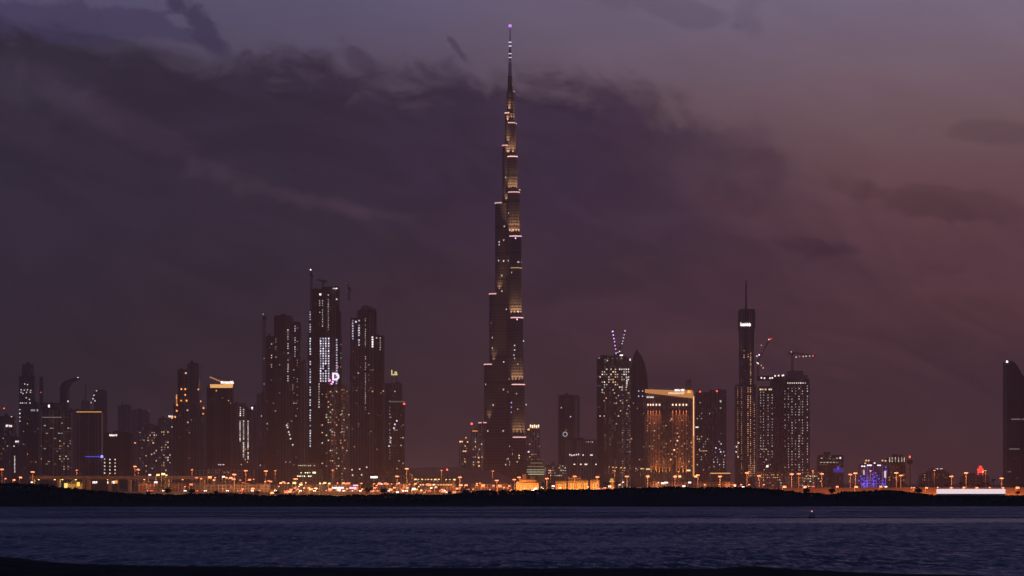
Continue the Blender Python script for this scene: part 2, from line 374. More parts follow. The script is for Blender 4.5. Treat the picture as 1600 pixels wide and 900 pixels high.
# ---- mangrove belt on the far bank: a far-off thicket that reads as one mass
g = MB(); rnd = random.Random(3)
for i in range(9500):
    Y = rnd.uniform(1600, 1700); X = rnd.uniform(-330, 330); gz0 = ground_z(X, Y)
    den = .5 + .5 * mn.noise(Vector((X * .035, 1.3, 0))) + .3 * mn.noise(Vector((X * .12, 5.3, 0)))
    hh = max(.3, (2.6 if X < 195 else .7) * den * rnd.random() ** .6)
    s = rnd.uniform(.35, .9); a = rnd.uniform(0, 6.28); tl = rnd.uniform(-.9, .9)
    c = Vector((X, Y, gz0 + hh)); u = Vector((math.cos(a), math.sin(a), tl * .4)) * s; v = Vector((-math.sin(a) * .5, math.cos(a) * .5, .8)) * s * .8
    g.add([c - u - v * .6, c + u - v, c + u * .8 + v, c - u * .7 + v * .9], [(0, 1, 2, 3)])
tag(g.build('mangrove_thicket', M['leaf']), 'dark low mangrove thicket along the far bank of the creek', 'thicket', kind='stuff')

# ---- low rise behind the road
YH = 4700.0; g = MB(); prof = [(560, 752), (585, 744), (600, 735), (640, 730), (700, 729), (745, 731), (775, 737), (800, 748), (815, 754)]
n = 60
for j, (dy_, k) in enumerate(((0, 0), (90, .75), (220, 1), (420, .7), (600, 0))):
    for i in range(n + 1):
        px = 560 + 255 * i / n; z = PZ(lerp_tab(prof, px), YH) * k + 2.5 * mn.noise(Vector((i * .3, j, 0))) * k + (0 if k else 1.5)
        g.v.append((PX(px, YH), YH + dy_, z))
for j in range(4):
    for i in range(n): k = j * (n + 1) + i; g.f.append((k, k + 1, k + n + 2, k + n + 1))
tag(g.build('hill', M['roadside'], smooth=True), kind='structure')

# ---- shore highway: carriageway, kerbs, painted lines on a low embankment
YR = 2380.0
def ZRX(X): return 4.4 + 2.9 * sm((800 + X * F / YR - 720) / 420)
def ribbon(name, mat, sections, x0=-900, x1=1100, st=20):
    """sweep closed cross-sections (dy, dz relative to the carriageway) along the road"""
    g = MB()
    for sec in sections:
        n = len(sec); m = int((x1 - x0) / st); k0 = len(g.v)
        for i in range(m + 1):
            X = x0 + (x1 - x0) * i / m; z = ZRX(X); g.v += [(X, YR + a, z + b_ if b_ > -50 else 1.0) for a, b_ in sec]
        for i in range(m):
            for q in range(n): a = k0 + i * n + q; b_ = k0 + i * n + (q + 1) % n; g.f.append((a, a + n, b_ + n, b_))
    return tag(g.build(name, mat), kind='structure')
ribbon('embankment', M['roadside'], [[(-26, -99), (-15, -.15), (15, -.15), (26, -99)]])
ribbon('road', M['asphalt'], [[(-12, -.149), (-12, 0), (12, 0), (12, -.149)]])
ribbon('kerb', M['concrete'], [[(a, -.145), (a, .13), (a + .3, .13), (a + .3, -.145)] for a in (-12.302, -.15, 12.002)])
g = MB()
for yy in (-8, -4, 4, 8):
    for i in range(160): X = -890 + i * 12; z = ZRX(X) + .006; z2 = ZRX(X + 6) + .006; g.add([(X, YR + yy - .08, z), (X + 6, YR + yy - .08, z2), (X + 6, YR + yy + .08, z2), (X, YR + yy + .08, z)], [(0, 1, 2, 3)])
tag(g.build('road_marking', M['whitep']), kind='structure')
for k, (Y2, z2) in enumerate(((3300, 3.0), (4200, 3.0))):
    g = MB().box(-1400, 1400, Y2 - 10, Y2 + 10, 1.6, z2); tag(g.build('road', M['asphalt']), kind='structure')

# ================================================================== BUILDINGS
class Bld:
    def __init__(s, name, label, cat, px, Y, mat, group=None, roof=True, plan=None):
        s.Y = Y; s.cx = PX(px, Y); s.mat = mat; s.root = empty(name, (s.cx, Y, 1.5), label, cat, group); s.nl = 0; s.rest = {}; s.rf = roof; s.k = 0
        s.rng = random.Random(int(px * 7 + Y))
    def X(s, px): return PX(px, s.Y) - s.cx
    def Z(s, py): return PZ(py, s.Y) - 1.5
    def vol(s, x0, x1, top, bot=None, dy=0, dep=None, shape='box', mat=None, name='wall', roof=True, slant=0, ch=.25):
        """one volume of the tower; its front stands dy behind the tower's front"""
        X0, X1 = s.X(x0), s.X(x1); z0 = 0 if bot is None else s.Z(bot); z1 = s.Z(top); wd = X1 - X0; dep = dep or wd * .85; s.k += 1
        y0 = dy; y1 = dy + dep; g = MB()
        if shape == 'box': pts = [(X0, y0), (X1, y0), (X1, y1), (X0, y1)]
        elif shape == 'oct':
            c = wd * ch; pts = [(X0 + c, y0), (X1 - c, y0), (X1, y0 + c), (X1, y1 - c), (X1 - c, y1), (X0 + c, y1), (X0, y1 - c), (X0, y0 + c)]
        elif shape == 'round': pts = [((X0 + X1) / 2 + wd / 2 * math.cos(a), (y0 + y1) / 2 + dep / 2 * math.sin(a)) for a in [2 * math.pi * i / 24 for i in range(24)]]
        elif shape == 'bow':
            n = 9; pts = [(X0 + wd * i / n, y0 - wd * .16 * math.sin(math.pi * i / n)) for i in range(n + 1)] + [(X1, y1), (X0, y1)]
        zt = [z1 + (slant * (p[0] - X0) / wd) for p in pts] if slant else z1
        g.prism(pts, z0, zt); w_ = g.build(name, mat or s.mat, s.root)
        if roof and s.rf and not slant:
            r = MB(); r0 = MB()
            cx_, cy_ = (X0 + X1) / 2, (y0 + y1) / 2
            ip = [(cx_ + (p[0] - cx_) * .94, cy_ + (p[1] - cy_) * .94) for p in pts]; r0.prism(ip, z1, z1 + 1.1)
            for q in range(1):
                bw = wd * s.rng.uniform(.12, .28); bx = s.rng.uniform(X0 + wd * .1, X1 - wd * .1 - bw); by = s.rng.uniform(y0 + dep * .2, y0 + dep * .5)
                r.box(bx, bx + bw, by, by + dep * .25, z1 + 1.1, z1 + 1.1 + s.rng.uniform(1.5, 4.5))
            ro = r0.build('roof', M['dark'], s.root); r.build('roof_plant', M['dark'], ro)
        return w_
    def win(s, px, py, col=WHITE, st=2., w=2.2, h=2.2, dy=0, name='lit_window'):
        """one lit window let into the front wall"""
        s.nl += 1; w = round(w * .82, 2); h = round(h * .85, 2)
        if s.nl <= 96:
            key = (w, h); 
            if key not in KIDS: KIDS[key] = MB().box(-w / 2, w / 2, -.25, .2, -h / 2, h / 2).mesh('lit_window')
            me = KIDS.get((w, h, col, st))
            if me is None: me = KIDS[key].copy(); me.materials.append(em(col, st)); KIDS[(w, h, col, st)] = me
            link_mesh(name, me, s.root, (s.X(px), dy, s.Z(py)))
        else:
            g = s.rest.setdefault((col, st), MB()); X, Z = s.X(px), s.Z(py); g.box(X - w / 2, X + w / 2, dy - .25, dy + .2, Z - h / 2, Z + h / 2)
    def col(s, px, y0, y1, step=4.4, col=WHITE, st=1.5, w=2., h=2.2, dy=0, keep=.9, jit=.35):
        y = y0
        while y < y1:
            if s.rng.random() < keep: s.win(px + s.rng.uniform(-jit, jit) * .5, y, col, round(st * s.rng.choice((.45, .7, 1, 1, 1.4)), 2), w, h, dy)
            y += step
    def row(s, py, x0, x1, step=4, col=WARM, st=1.2, w=2.2, h=1.8, dy=0, keep=.85):
        x = x0
        while x <= x1:
            if s.rng.random() < keep: s.win(x, py, col, round(st * s.rng.choice((.5, 1, 1, 1.4)), 2), w, h, dy)
            x += step
    def scatter(s, x0, x1, y0, y1, n, cols=(WARM, WHITE), st=1.2, w=2., h=1.8, dy=0, gx=3.2, gy=4.0):
        for _ in range(n):
            x = x0 + gx * int(s.rng.random() * (x1 - x0) / gx) + gx / 2; y = y0 + gy * int(s.rng.random() * (y1 - y0) / gy) + gy / 2
            s.win(x, y, s.rng.choice(cols), round(st * s.rng.choice((.4, .7, 1, 1.5)), 2), w, h, dy)
    def band(s, x0, x1, py, col=WHITE, st=2., h=1.4, dy=0, name='light_band', out=.5):
        return MB().box(s.X(x0), s.X(x1), dy - out, dy + .1, s.Z(py) - h / 2, s.Z(py) + h / 2).build(name, em(col, st), s.root)
    def pole(s, px, y0, y1, w=1.2, dy=6, name='mast', x2=None, w2=None):
        return MB().bar((s.X(px), dy, s.Z(y1)), (s.X(x2 or px), dy, s.Z(y0)), w, w2 or w * .5).build(name, M['steel'], s.root)
    def beacon(s, px, py, col=RED, st=4, r=1.3, dy=3, name='beacon'):
        return MB().cyl(s.X(px), dy, r, r * .7, s.Z(py) - r * .8, s.Z(py) + r * .8, 8).build(name, em(col, st), s.root)
    def sign(s, x0, x1, y0, y1, col=WHITE, st=2.5, dy=-.3, letters=6):
        """a sign too far off to read: a row of upright letter-like strokes"""
        g = MB(); n = letters; W = s.X(x1) - s.X(x0); z0, z1 = s.Z(y1), s.Z(y0); hh = z1 - z0
        for i in range(n):
            a = s.X(x0) + W * (i + .06) / n; b = s.X(x0) + W * (i + .90) / n; sw = (b - a) * .38; q = s.rng.random()
            g.box(a, a + sw, dy - .6, dy, z0, z0 + hh * s.rng.uniform(.7, 1))
            if q < .6: g.box(b - sw, b, dy - .6, dy, z0, z0 + hh * s.rng.uniform(.55, .9))
            g.box(a + sw, b - (sw if q < .6 else 0), dy - .6, dy, z0 + hh * s.rng.choice((0, .3, .55)), z0 + hh * s.rng.choice((.62, .75)))
        return g.build('sign', em(col, st), s.root)
    def spot(s, px, py, up, power, color, dy=-1.2, size=32, lean=.10):
        return lamp('SPOT', s.root, (s.X(px), dy, s.Z(py)), power, color, .3, (0, lean, 1 if up else -1), size, .5)
    def done(s):
        for (c, st), g in s.rest.items(): tag(g.build('distant_lit_windows', em(c, st), s.root), kind='stuff')

# ---- the tallest tower: three stepped wings round a core, terraces lit by floodlights
YK = 5900.0
bk_mat = bpy.data.materials.new('tall_tower_cladding'); bk_mat.use_nodes = True; t = bk_mat.node_tree; p = t.nodes['Principled BSDF']
tc = t.nodes.new('ShaderNodeTexCoord'); x, y, z = xyz(t, tc.outputs['Object'])
fz = (z * (1 / 5.2)); band_ = fz.fract().gt(.45); big = (z * (1 / 46.0)).fract().lt(.07)
fin = ((x - y * .7) * (1 / 2.6)).fract().gt(.8)
t.links.new(mixc(t, (band_.max(fin)) * (1 - big), (.012, .012, .013, 1), (.12, .115, .11, 1)), p.inputs['Base Color'])
p.inputs['Roughness'].default_value = .6; p.inputs['Metallic'].default_value = .0
def wn3(vv):
    n = t.nodes.new('ShaderNodeTexWhiteNoise'); n.noise_dimensions = '3D'; t.links.new(vv, n.inputs[0]); return E(t, n.outputs[0])
cu = ((x - y * .7) * (1 / 4.0)); wr = wn3(vec(t, cu.floor(), (z * (1 / 4.6)).floor(), 5.0))
litm = wr.lt(.012) * cu.fract().gt(.3) * cu.fract().lt(.8) * (z * (1 / 4.6)).fract().gt(.4) * z.lt(560)
t.links.new((litm * .8).s, p.inputs['Emission Strength']); p.inputs['Emission Color'].default_value = (1, .75, .65, 1); bk_mat.cycles.emission_sampling = 'NONE'
k = Bld('supertall_tower', 'tallest tower of the skyline, a stepped needle with floodlit terraces and a lilac tip light', 'skyscraper', 797, YK, bk_mat)
def wing(angle, tiers, label=None):
    ca, sa = math.cos(R(angle)), math.sin(R(angle)); g = MB(); z0 = 0; out = []
    for (r, hw, py) in tiers:
        z1 = k.Z(py); c = max(0, r - hw); n = 8
        pts = [(-2, -hw), (c, -hw)] + [(c + hw * math.sin(math.pi * i / n), -hw * math.cos(math.pi * i / n)) for i in range(1, n)] + [(c, hw), (-2, hw)]
        P = [(ca * a - sa * b_, sa * a + ca * b_) for a, b_ in pts]
        g.prism(P, z0, z1); out.append((r, hw, z0, z1)); z0 = z1
    o = g.build('wing', bk_mat, k.root)
    return out
def arc_band(angle, r, hw, z, col, st, h=1.5, span=1.0):
    ca, sa = math.cos(R(angle)), math.sin(R(angle)); c = max(0, r - hw); n = 10; g = MB(); hw2 = hw + .5; hw1 = hw - .3
    A = [math.pi * (.5 - span / 2 + span * i / n) for i in range(n + 1)]
    po = [(c + hw2 * math.sin(a), -hw2 * math.cos(a)) for a in A]; pi_ = [(c + hw1 * math.sin(a), -hw1 * math.cos(a)) for a in reversed(A)]
    P = [(ca * a - sa * b_, sa * a + ca * b_) for a, b_ in po + pi_]
    for i in range(n):
        q = [P[i], P[i + 1], P[2 * n - i], P[2 * n + 1 - i]]; g.prism(q, z - h / 2, z + h / 2)
    return g.build('terrace_light', em(col, st), k.root)
PEACH = (1, .52, .50)
AA, BB, CC = 190, 296, 62
wa = wing(AA, [(57, 12.5, 661), (47, 12, 570), (37.8, 11, 460), (27, 10, 318), (14, 8.5, 228), (9.2, 6.5, 177), (4.6, 4, 160)])
wb = wing(BB, [(50, 12.5, 684), (44, 12, 602), (38, 11.5, 498), (32, 11, 371), (25, 10.5, 302), (18, 9, 246), (12, 6.5, 193), (7, 5, 177), (5.5, 4, 143)])
wc_ = wing(CC, [(43, 12, 630), (39, 11, 545), (30, 10.5, 420), (26.5, 10, 296), (16.5, 7, 193), (10, 5.5, 143), (5, 3.8, 127)])
g = MB(); 
for r, a, b_ in ((13, 750, 302), (9, 302, 228), (7, 228, 177), (5.2, 177, 143), (4.2, 143, 119)): g.cyl(0, 0, r, r, k.Z(a) if a < 750 else 0, k.Z(b_), 12)
g.build('core', bk_mat, k.root)
MS = principled('spire_steel', (.5, .5, .52), .35, .7)
g = MB(); g.cyl(0, 0, 3.6, 2.9, k.Z(119), k.Z(100), 10); g.cyl(0, 0, 2.7, 2.0, k.Z(100), k.Z(78), 10); g.cyl(0, 0, 1.6, 1.2, k.Z(78), k.Z(60), 8); g.cyl(0, 0, 1.1, .6, k.Z(60), k.Z(41), 8)
g.build('spire', MS, k.root)
MB().cyl(0, 0, 2.6, 2.6, k.Z(42.2), k.Z(38.6), 10).build('tip_light', em((.62, .24, .95), 1.8), k.root)
def terrace(angle, tiers, i, st=1.7, power=1.0, col=PEACH, span=1.0, n=3, washcol=(1, .50, .24)):
    """light strip on the edge of terrace i and floodlights washing the wall that rises behind it"""
    r, hw, z0, z1 = tiers[i]; arc_band(angle, r, hw, z1 + .4, col, st, 1.8, span)
    r2, hw2 = tiers[i + 1][:2] if i + 1 < len(tiers) else (0, 3)
    for j in range(n):
        a = math.pi * (.5 + (.0 if n == 1 else (j / (n - 1) - .5) * .75)); c2 = max(0, r2 - hw2)
        def at(rr): 
            lx, ly = c2 + rr * math.sin(a), -rr * math.cos(a); return Vector((math.cos(R(angle)) * lx - math.sin(R(angle)) * ly, math.sin(R(angle)) * lx + math.cos(R(angle)) * ly, 0))
        p0 = at(hw2 + 4.0) + Vector((0, 0, z1 + 1.6)); p1 = at(hw2 - 1.5) + Vector((0, 0, z1 + 62))
        lamp('SPOT', k.root, p0, power * 125000, washcol, .3, p1 - p0, 55, 1)
for i, st, pw in ((0, 1.5, .8), (1, 1.6, 1.1), (2, 1.6, 1.3), (3, 1.7, 1.6), (4, 1.3, 1.0), (5, 1.8, 1.8), (6, 1.3, .8)): terrace(BB, wb, i, st, pw, n=5 if i < 5 else 3)
for i, st, pw in ((0, 1.2, .5), (1, 1.3, .7), (2, 1.3, .8), (3, 1.2, .6), (4, 1.2, .9), (5, 1.6, 1.0)): terrace(AA, wa, i, st, pw, n=2)
for i, st, pw in ((3, 1.4, .8), (4, 1.3, .8), (5, 1.2, .5)): terrace(CC, wc_, i, st, pw, n=2)
arc_band(BB, 33, 11.3, k.Z(420), (1, .7, .3), .55, 1.6, .8)
for px, py, c, s_ in ((805.5, 374, LILAC, 3.5), (808, 500.5, LILAC, 3.5), (780, 379, WHITE, 1.2), (780, 383, WHITE, 1.), (787, 376, PEACH, 1.3), (779, 408, WHITE, 1.), (787, 408.5, WHITE, 1.6), (794, 409, WHITE, .7),
                      (787, 566, WHITE, 1.4), (786, 631, COOL, 2), (786.5, 636, COOL, 1.2), (799, 630, (.5, .45, 1), 1.6), (799, 637, (.5, .45, 1), 1.2), (799, 645, (.5, .45, 1), .9), (804, 541, WHITE, 1.4), (804, 548, WHITE, 1.2), (803, 556, WHITE, .9),
                      (804, 561, WHITE, .7), (809, 570, WHITE, .6), (818, 534, WHITE, 1.2), (822, 633, WHITE, 1.2), (760, 621, WHITE, .7), (779, 722, WARM, 1), (779, 732, WHITE, 1.2), (779, 738, WARM, .8), (811, 712, (1, .8, .4), 2), (811, 716, (1, .8, .4), 1.4),
                      (794, 717, WHITE, 1), (808, 722, WHITE, .8), (809, 640, WARM, .9), (807, 604 + 12, WHITE, .6), (782, 700, WARM, .4), (777, 690, WARM, .4), (768, 505, WHITE, .3), (780, 468, WHITE, .5), (781, 507, WHITE, .6), (781, 519, WHITE, .5)):
    # the wall at that bearing: put the lit pane on the nose of the wing that shows there
    dyy = -46 if px > 790 else -13
    if py < 684 and px > 790: dyy = -40.5
    if py < 602 and px > 790: dyy = -35
    if py < 498 and px > 790: dyy = -29.5
    k.win(px, py, c, s_, 2.0, 2.6, dyy - .5)
for zz in (126, 112, 105, 96, 90, 84, 72, 66): MB().cyl(0, 0, 2.5, 2.5, k.Z(zz) - .8, k.Z(zz) + .8, 8).build('spire_light', em((.9, .8, 1), 1.3), k.root)
k.done()

# ---- helper specs for plain towers
def T(name, label, cat, x0, x1, top, Y, mat, shape='box', **kw):
    b = Bld(name, label, cat, (x0 + x1) / 2, Y, mat); b.vol(x0, x1, top, shape=shape, **kw); return b

# far left cluster
b = T('office_block', 'low hazy block at the far left edge with a white roof sign', 'office block', -8, 21, 651, 5600, facade(.05, .8, .7)); b.sign(9, 19, 663, 667, WHITE, 1.6, letters=4); b.beacon(6, 638, RED, 3); b.pole(6, 650, 638, .8); b.win(18, 651, WARM, 1.4); b.win(24, 659, WARM, .1)
b.scatter(-6, 20, 675, 740, 12, (WARM, AMBER), .7)
b = T('apartment_block', 'brown block with a dotted vertical line of white lights beside the far left office', 'apartment block', 17, 31, 684, 5300, facade(.04, .9, .7)); b.col(23, 713, 738, 2.2, WHITE, 1.2, 1.6, 1.6, -.3, 1, 0); b.win(22, 697, WHITE, 1.2); b.sign(24, 30, 688, 691.5, WHITE, 2, letters=3); b.col(31, 640, 660, 6, WHITE, 1.2)
b = Bld('twin_step_tower', 'slim dark tower near the left edge with a square raised top', 'tower', 42, 6100, facade(.03, .5, .6)); b.vol(29.5, 53, 588); b.vol(34, 51, 570, 588, dy=3, dep=20)
for px, py in ((38.5, 600), (43, 601), (33, 609), (38, 609.5), (43, 609), (48, 610), (33, 613), (36, 615), (41.5, 613), (47.5, 613), (41, 621.5), (46, 624)): b.win(px, py, WHITE, .9, 2.4, 2.4)
b.row(629.7, 32, 49, 3, WHITE, .9, 2.6, 2.0)
b = T('thin_tower', 'thin hazy tower with a dim red light beside the slim square-topped tower', 'tower', 61.5, 67, 590, 7600, facade(.01, .9, .5)); b.beacon(64, 613, RED, 1.2, 1.6, -1)
b = Bld('slab_block', 'broad dark slab with fine horizontal floor lines near the left edge', 'office block', 86, 5000, facade(.05, .85, .45, 6, 3.6, .2, win=(.02, .98, .45, .75), dim=.035)); b.vol(58, 96, 641, dy=2); b.vol(92, 112, 643, dy=5, dep=30); b.band(66, 96, 652, WHITE, .25, 1); 
b.scatter(92, 111, 655, 735, 22, (WARM, WHITE), .6); b.scatter(62, 96, 655, 735, 14, (WARM, WHITE), .35, 4, 1.5)
b = Bld('slab_block', 'plain dark slab with two pale lit panels under its flat roof at left', 'office block', 47, 4900, facade(.02, .7, .4, 5, 3.8, .08)); b.vol(34, 60, 633, dy=0, dep=24); b.win(51.5, 641, COOL, .35, 8, 3.4); b.win(60 - 1.5, 641, COOL, .5, 2.4, 4)
b.scatter(35, 59, 660, 735, 8, (WARM,), .4)
b = Bld('canopy_block', 'dark block with a thin overhanging roof slab and one white floodlight', 'office block', 82, 5400, facade(.02, .7, .4)); b.vol(66, 94, 633.5, dep=30); MB().box(b.X(52), b.X(98), -6, 30, b.Z(631), b.Z(629.6)).build('roof_slab', M['dark'], b.root); b.win(76.5, 634.5, WHITE, 2.2, 3, 5, -.3)
b = Bld('hooked_tower', 'tower whose top bends right like a hook with a light on its tip', 'tower', 100, 6000, facade(.01, .6, .5, glass=.03))
pts = [(93.5, 752), (106, 752), (106, 608), (107.5, 603), (110.5, 598.5), (115, 595), (121, 592.5), (123, 590.3), (119, 590.2), (111, 591.8), (104, 594), (98.5, 597), (95, 601.5), (93.5, 607)]
MB().front([(b.X(x), b.Z(y) if y < 752 else 0) for x, y in pts], 0, 22).build('wall', b.mat, b.root); b.beacon(121.3, 590, WHITE, 1.6, 1.3); b.win(106.3, 627, WHITE, 1.3, 2, 4)
b = Bld('apartment_tower', 'tower with an orange light strip under its roof and a blue strip low down', 'tower', 138, 5200, facade(.03, .9, .35, 5, 3.8, .13, dim=.02)); b.vol(112, 123, 641, dy=6, dep=34, mat=facade(.01, .9, .4, 5, 3.8, .35, glass=.1)); b.vol(119.5, 159.5, 643); b.band(119.5, 158.5, 643.6, (1, .42, .1), .9, 1.5)
b.band(133, 157, 713.5, BLUE, .8, 1.4); b.beacon(159.5, 713.3, (.25, .25, 1), 3, 2.2, -2); b.band(159.2, 160, 680, WARM, .12, 70)
b = T('spired_tower', 'faint tower with a needle spire behind the orange-topped tower', 'tower', 127, 140, 627, 8600, facade(.02)); b.pole(133, 597, 628, 3, w2=1)
b = Bld('round_tower', 'hazy round-topped tower with a few white windows at its left edge', 'tower', 156, 7400, facade(.015)); b.vol(146, 167, 613, shape='round'); MB().cyl(b.X(156.5), 15, 15, 9, b.Z(613), b.Z(609), 20).build('dome', M['dark'], b.root)
for px, py, c in ((145.5, 610.5, WARM), (141.5, 617.5, WHITE), (140, 623, WHITE), (143, 626, WHITE), (137, 629, WARM)): b.win(px + 5, py, c, 1.3, 3, 3, 4)
b = Bld('black_office_block', 'black boxy office with a white top sign and lit rows lower left', 'office block', 183, 4700, facade(.008, .5, .4, 4, 4, .03, glass=.02)); b.vol(162, 205, 677, dep=30); b.sign(171, 183, 678, 681.5, WHITE, 2, letters=5)
for r_ in range(6):
    for c_ in range(3): b.win(163 + c_ * 8.2 + 0.5, 718 + r_ * 5.4 - (0 if c_ else .5), (1, .8, .6), 1.4 if (r_ + c_) % 3 else .8, 2, 2)
b = T('hazy_tower', 'pale hazy tower rising just behind the black office block', 'tower', 184, 204, 634, 8800, facade(.03, .8, .8)); b.pole(191, 626, 636, 3)
b = T('hazy_tower', 'boxy hazy tower with a red roof light right of the black office block', 'tower', 206, 232, 641, 8400, facade(.03, .8, .7)); b.beacon(231, 641.5, RED, 3, 2); b.beacon(226.5, 662, RED, 1.6, 2); b.win(211, 692, AMBER, 1.8, 6, 4)
b = T('apartment_block', 'hazy lower block dotted with warm windows, second right of the black office block', 'apartment block', 216, 248, 665, 7200, facade(.11, .85, .8, 5, 4.6)); b.win(237, 710, WHITE, 1, 3, 3); b.win(239.5, 692, AMBER, 1.6, 4, 4); b.scatter(217, 247, 670, 740, 20, (WARM, WHITE), .8, 3, 3)
b = T('apartment_block', 'hazy block with a small white roof sign left of the twin-slab tower', 'apartment block', 247, 272, 654, 6700, facade(.12, .7, .7, 5, 4.4)); b.sign(263, 271, 648.5, 652, WHITE, 1.6, letters=3); b.scatter(248, 270, 665, 735, 22, (WHITE, WARM), .7, 3, 3)
b = Bld('twin_slab_tower', 'tall dark tower of two slabs with orange lights stepping down both shoulders', 'tower', 291, 4800, facade(.02, .9, .6, 4.5, 4, .08)); b.vol(277, 294, 578, dy=3, dep=26); b.vol(292.5, 310, 569, dy=0, dep=28, mat=facade(.006, .9, .4, 4.5, 4, .2, glass=.12)); b.vol(271, 288, 632, dy=-3, dep=20); b.vol(300, 311, 634, dy=-2, dep=20)
MB().cyl(b.X(301), 12, 7, 4, b.Z(569), b.Z(566.6), 12).build('cap', M['dark'], b.root)
for px, py, c, s_ in ((290.5, 583, WARM, 1.6), (283.5, 608, AMBER, 2.5), (289.5, 608, AMBER, 2.5), (289.5, 617, AMBER, 2.2), (283, 626, AMBER, 1.8), (291.5, 626, AMBER, 3), (310, 608.5, AMBER, 1.6), (293, 641, WHITE, .7), (293.5, 660, WHITE, .6), (303.5, 732, RED, 2)): b.win(px, py, c, s_, 2.4, 2.4, -.5)
for px, py in ((275.5, 620), (275, 629), (272.5, 638.5), (267.5, 640)): b.win(px + 1.5, py + 13 * (px < 276), AMBER, 2, 2.4, 3, -3.2)
b.col(275.5, 618, 634, 3.4, AMBER, 1.8, 2, 3, 3); b.scatter(272, 309, 650, 740, 20, (WARM, AMBER), .5)
b = T('hazy_tower', 'hazy slab with orange corner lights just left of the amber-crowned tower', 'tower', 308, 324, 640, 5800, facade(.03, .9, .5, wall=.2, glass=.06)); b.win(313.3, 627, AMBER, 2.4, 3, 3); b.pole(313.3, 627, 641, .8); b.win(318, 637.5, AMBER, 1.8, 3, 4); b.win(317.5, 646.5, AMBER, 1.6, 3, 3)
b = Bld('crowned_tower', 'dark tower with a glowing amber crown band and slanting crane arm on top', 'tower', 345, 5000, facade(.015, .8, .5, 4.5, 4, .08)); b.vol(328, 363, 606, dy=0); b.vol(322.5, 332, 604, dy=6, dep=24); b.vol(337, 367, 634, dy=-4, dep=20); b.vol(340, 368, 632, dy=9, dep=30)
g = MB(); g.front([(b.X(328.5), b.Z(606)), (b.X(363), b.Z(606)), (b.X(364.5), b.Z(598)), (b.X(347), b.Z(600.5)), (b.X(328), b.Z(600.5))], -.8, 3); g.build('crown_panel', em((1, .5, .16), 1.1), b.root)
b.sign(345, 365.5, 595, 599.5, WHITE, 2.2, dy=-1, letters=8); MB().bar((b.X(328), 0, b.Z(589)), (b.X(346), 0, b.Z(596.5)), 1.4).build('roof_arm', em((1, .5, .16), .5), b.root)
b.win(338, 610.5, AMBER, 1.4); b.row(726, 342, 352, 2.6, WHITE, .7, dy=-4.3); b.scatter(330, 362, 620, 735, 10, (WARM,), .5)
b = Bld('curved_apartment_tower', 'dark curved tower with bright white dotted columns on its right side', 'tower', 378, 5300, facade(.02, .4, .6)); b.vol(362, 384, 631, dy=0, shape='bow'); b.vol(380, 393, 640, dy=8, dep=24)
for px, y0, y1 in ((369, 638, 650), (376, 637, 650), (381, 640, 650), (375.5, 658, 692), (381, 658, 716), (387, 658, 718)): b.col(px, y0, y1, 3.1, WHITE, 1.5, 2, 1.8, -5 if px < 384 else 7.7, .93, .1)
b.win(364, 638, WHITE, 1, 3, 2, -4); b.win(364, 649, WHITE, 1, 3, 2, -4); b.scatter(366, 392, 700, 735, 8, (WHITE, WARM), .7, dy=-4)
b = T('hazy_tower', 'hazy tower with three lilac lights up its corner left of the left crane', 'tower', 392, 401, 634, 6900, facade(.03, .5, .6)); b.col(394, 637, 642, 3, COOL, 3, 3.5, 3.5, -.3, 1, 0); b.win(393.3, 649.5, LILAC, 3, 3.5, 3.5); b.win(393, 658, COOL, 3, 3.5, 3.5)
b = T('hazy_tower', 'faint tower with a bright low window immediately left of the left crane mast', 'tower', 401, 413, 615, 7800, facade(.03, .5, .6)); b.win(409, 671.5, WHITE, 2, 6, 3); b.win(408.5, 650, WHITE, .8, 3, 3); b.win(409, 679, WHITE, .9, 3, 3)

# three concrete towers under construction, the tallest with the letter sign
def damac(b, vols):
    for v in vols: b.vol(*v[:3], dy=v[3], dep=v[4], mat=v[5] if len(v) > 5 else None)
fm = lambda d=.015: facade(d, .5, .5, 4.2, 3.9, .09, glass=.025, win=(.25, .75, .3, .7))
b = Bld('residential_tower', 'left of the three dark high-rises under construction, beside a crane mast', 'tower', 442, 4600, fm()); damac(b, [(415, 430, 526, 4, 22), (428, 457, 495, 0, 26), (453, 469, 504, 6, 22), (466, 478, 566, 14, 20, facade(.02, .5, .3, wall=.25, glass=.1))])
b.vol(430, 452, 492.5, 495, dy=4, dep=14, roof=False, name='roof_frame')
b.col(450, 512, 600, 3.6, WHITE, 1.0, 1.5, 1.8, -.3, .8); b.col(460.5, 506, 560, 3.6, COOL, .9, 1.5, 1.8, 5.7, .8); b.col(424, 530, 575, 3.6, WHITE, .7, 1.5, 1.8, 3.7, .6); b.col(431, 530, 570, 4, COOL, .4, 1.5, 1.8, -.3, .5); b.col(464, 508, 640, 4.2, WHITE, .3, 1.4, 1.6, 5.7, .5)
b.band(453, 457.5, 605, GREENY, .45, 9, 6, 'lit_panel'); 
for px, py in ((448, 664.5), (451, 675), (454, 685.5), (457.5, 695), (449.5, 668), (452.5, 679)): b.win(px, py, WHITE, 1.3, 2, 2, -.4)
b.scatter(416, 468, 560, 735, 22, (WARM, WHITE), .35)
b = Bld('residential_tower', 'central and tallest dark high-rise under construction with a lit letter D on its face', 'tower', 507, 4700, fm()); damac(b, [(480, 496, 527, 4, 22), (482, 494, 486, 9, 20), (487, 508, 452.5, 0, 26), (502, 529.5, 449, 2, 28), (524, 533, 522, 6, 20), (522, 532, 487, 5, 24)])
for x_ in (501, 505, 509, 513.5): b.col(x_, 529, 562 + 36, 3.9, (.86, .8, 1) if x_ > 500 else COOL, 1.3, 2.1, 2.4, -.4, .93, .2)
for x_ in (499.5, 504): b.col(x_, 470, 512 if x_ > 500 else 505, 3.6, WHITE, .65, 1.5, 1.9, -.4, .8)
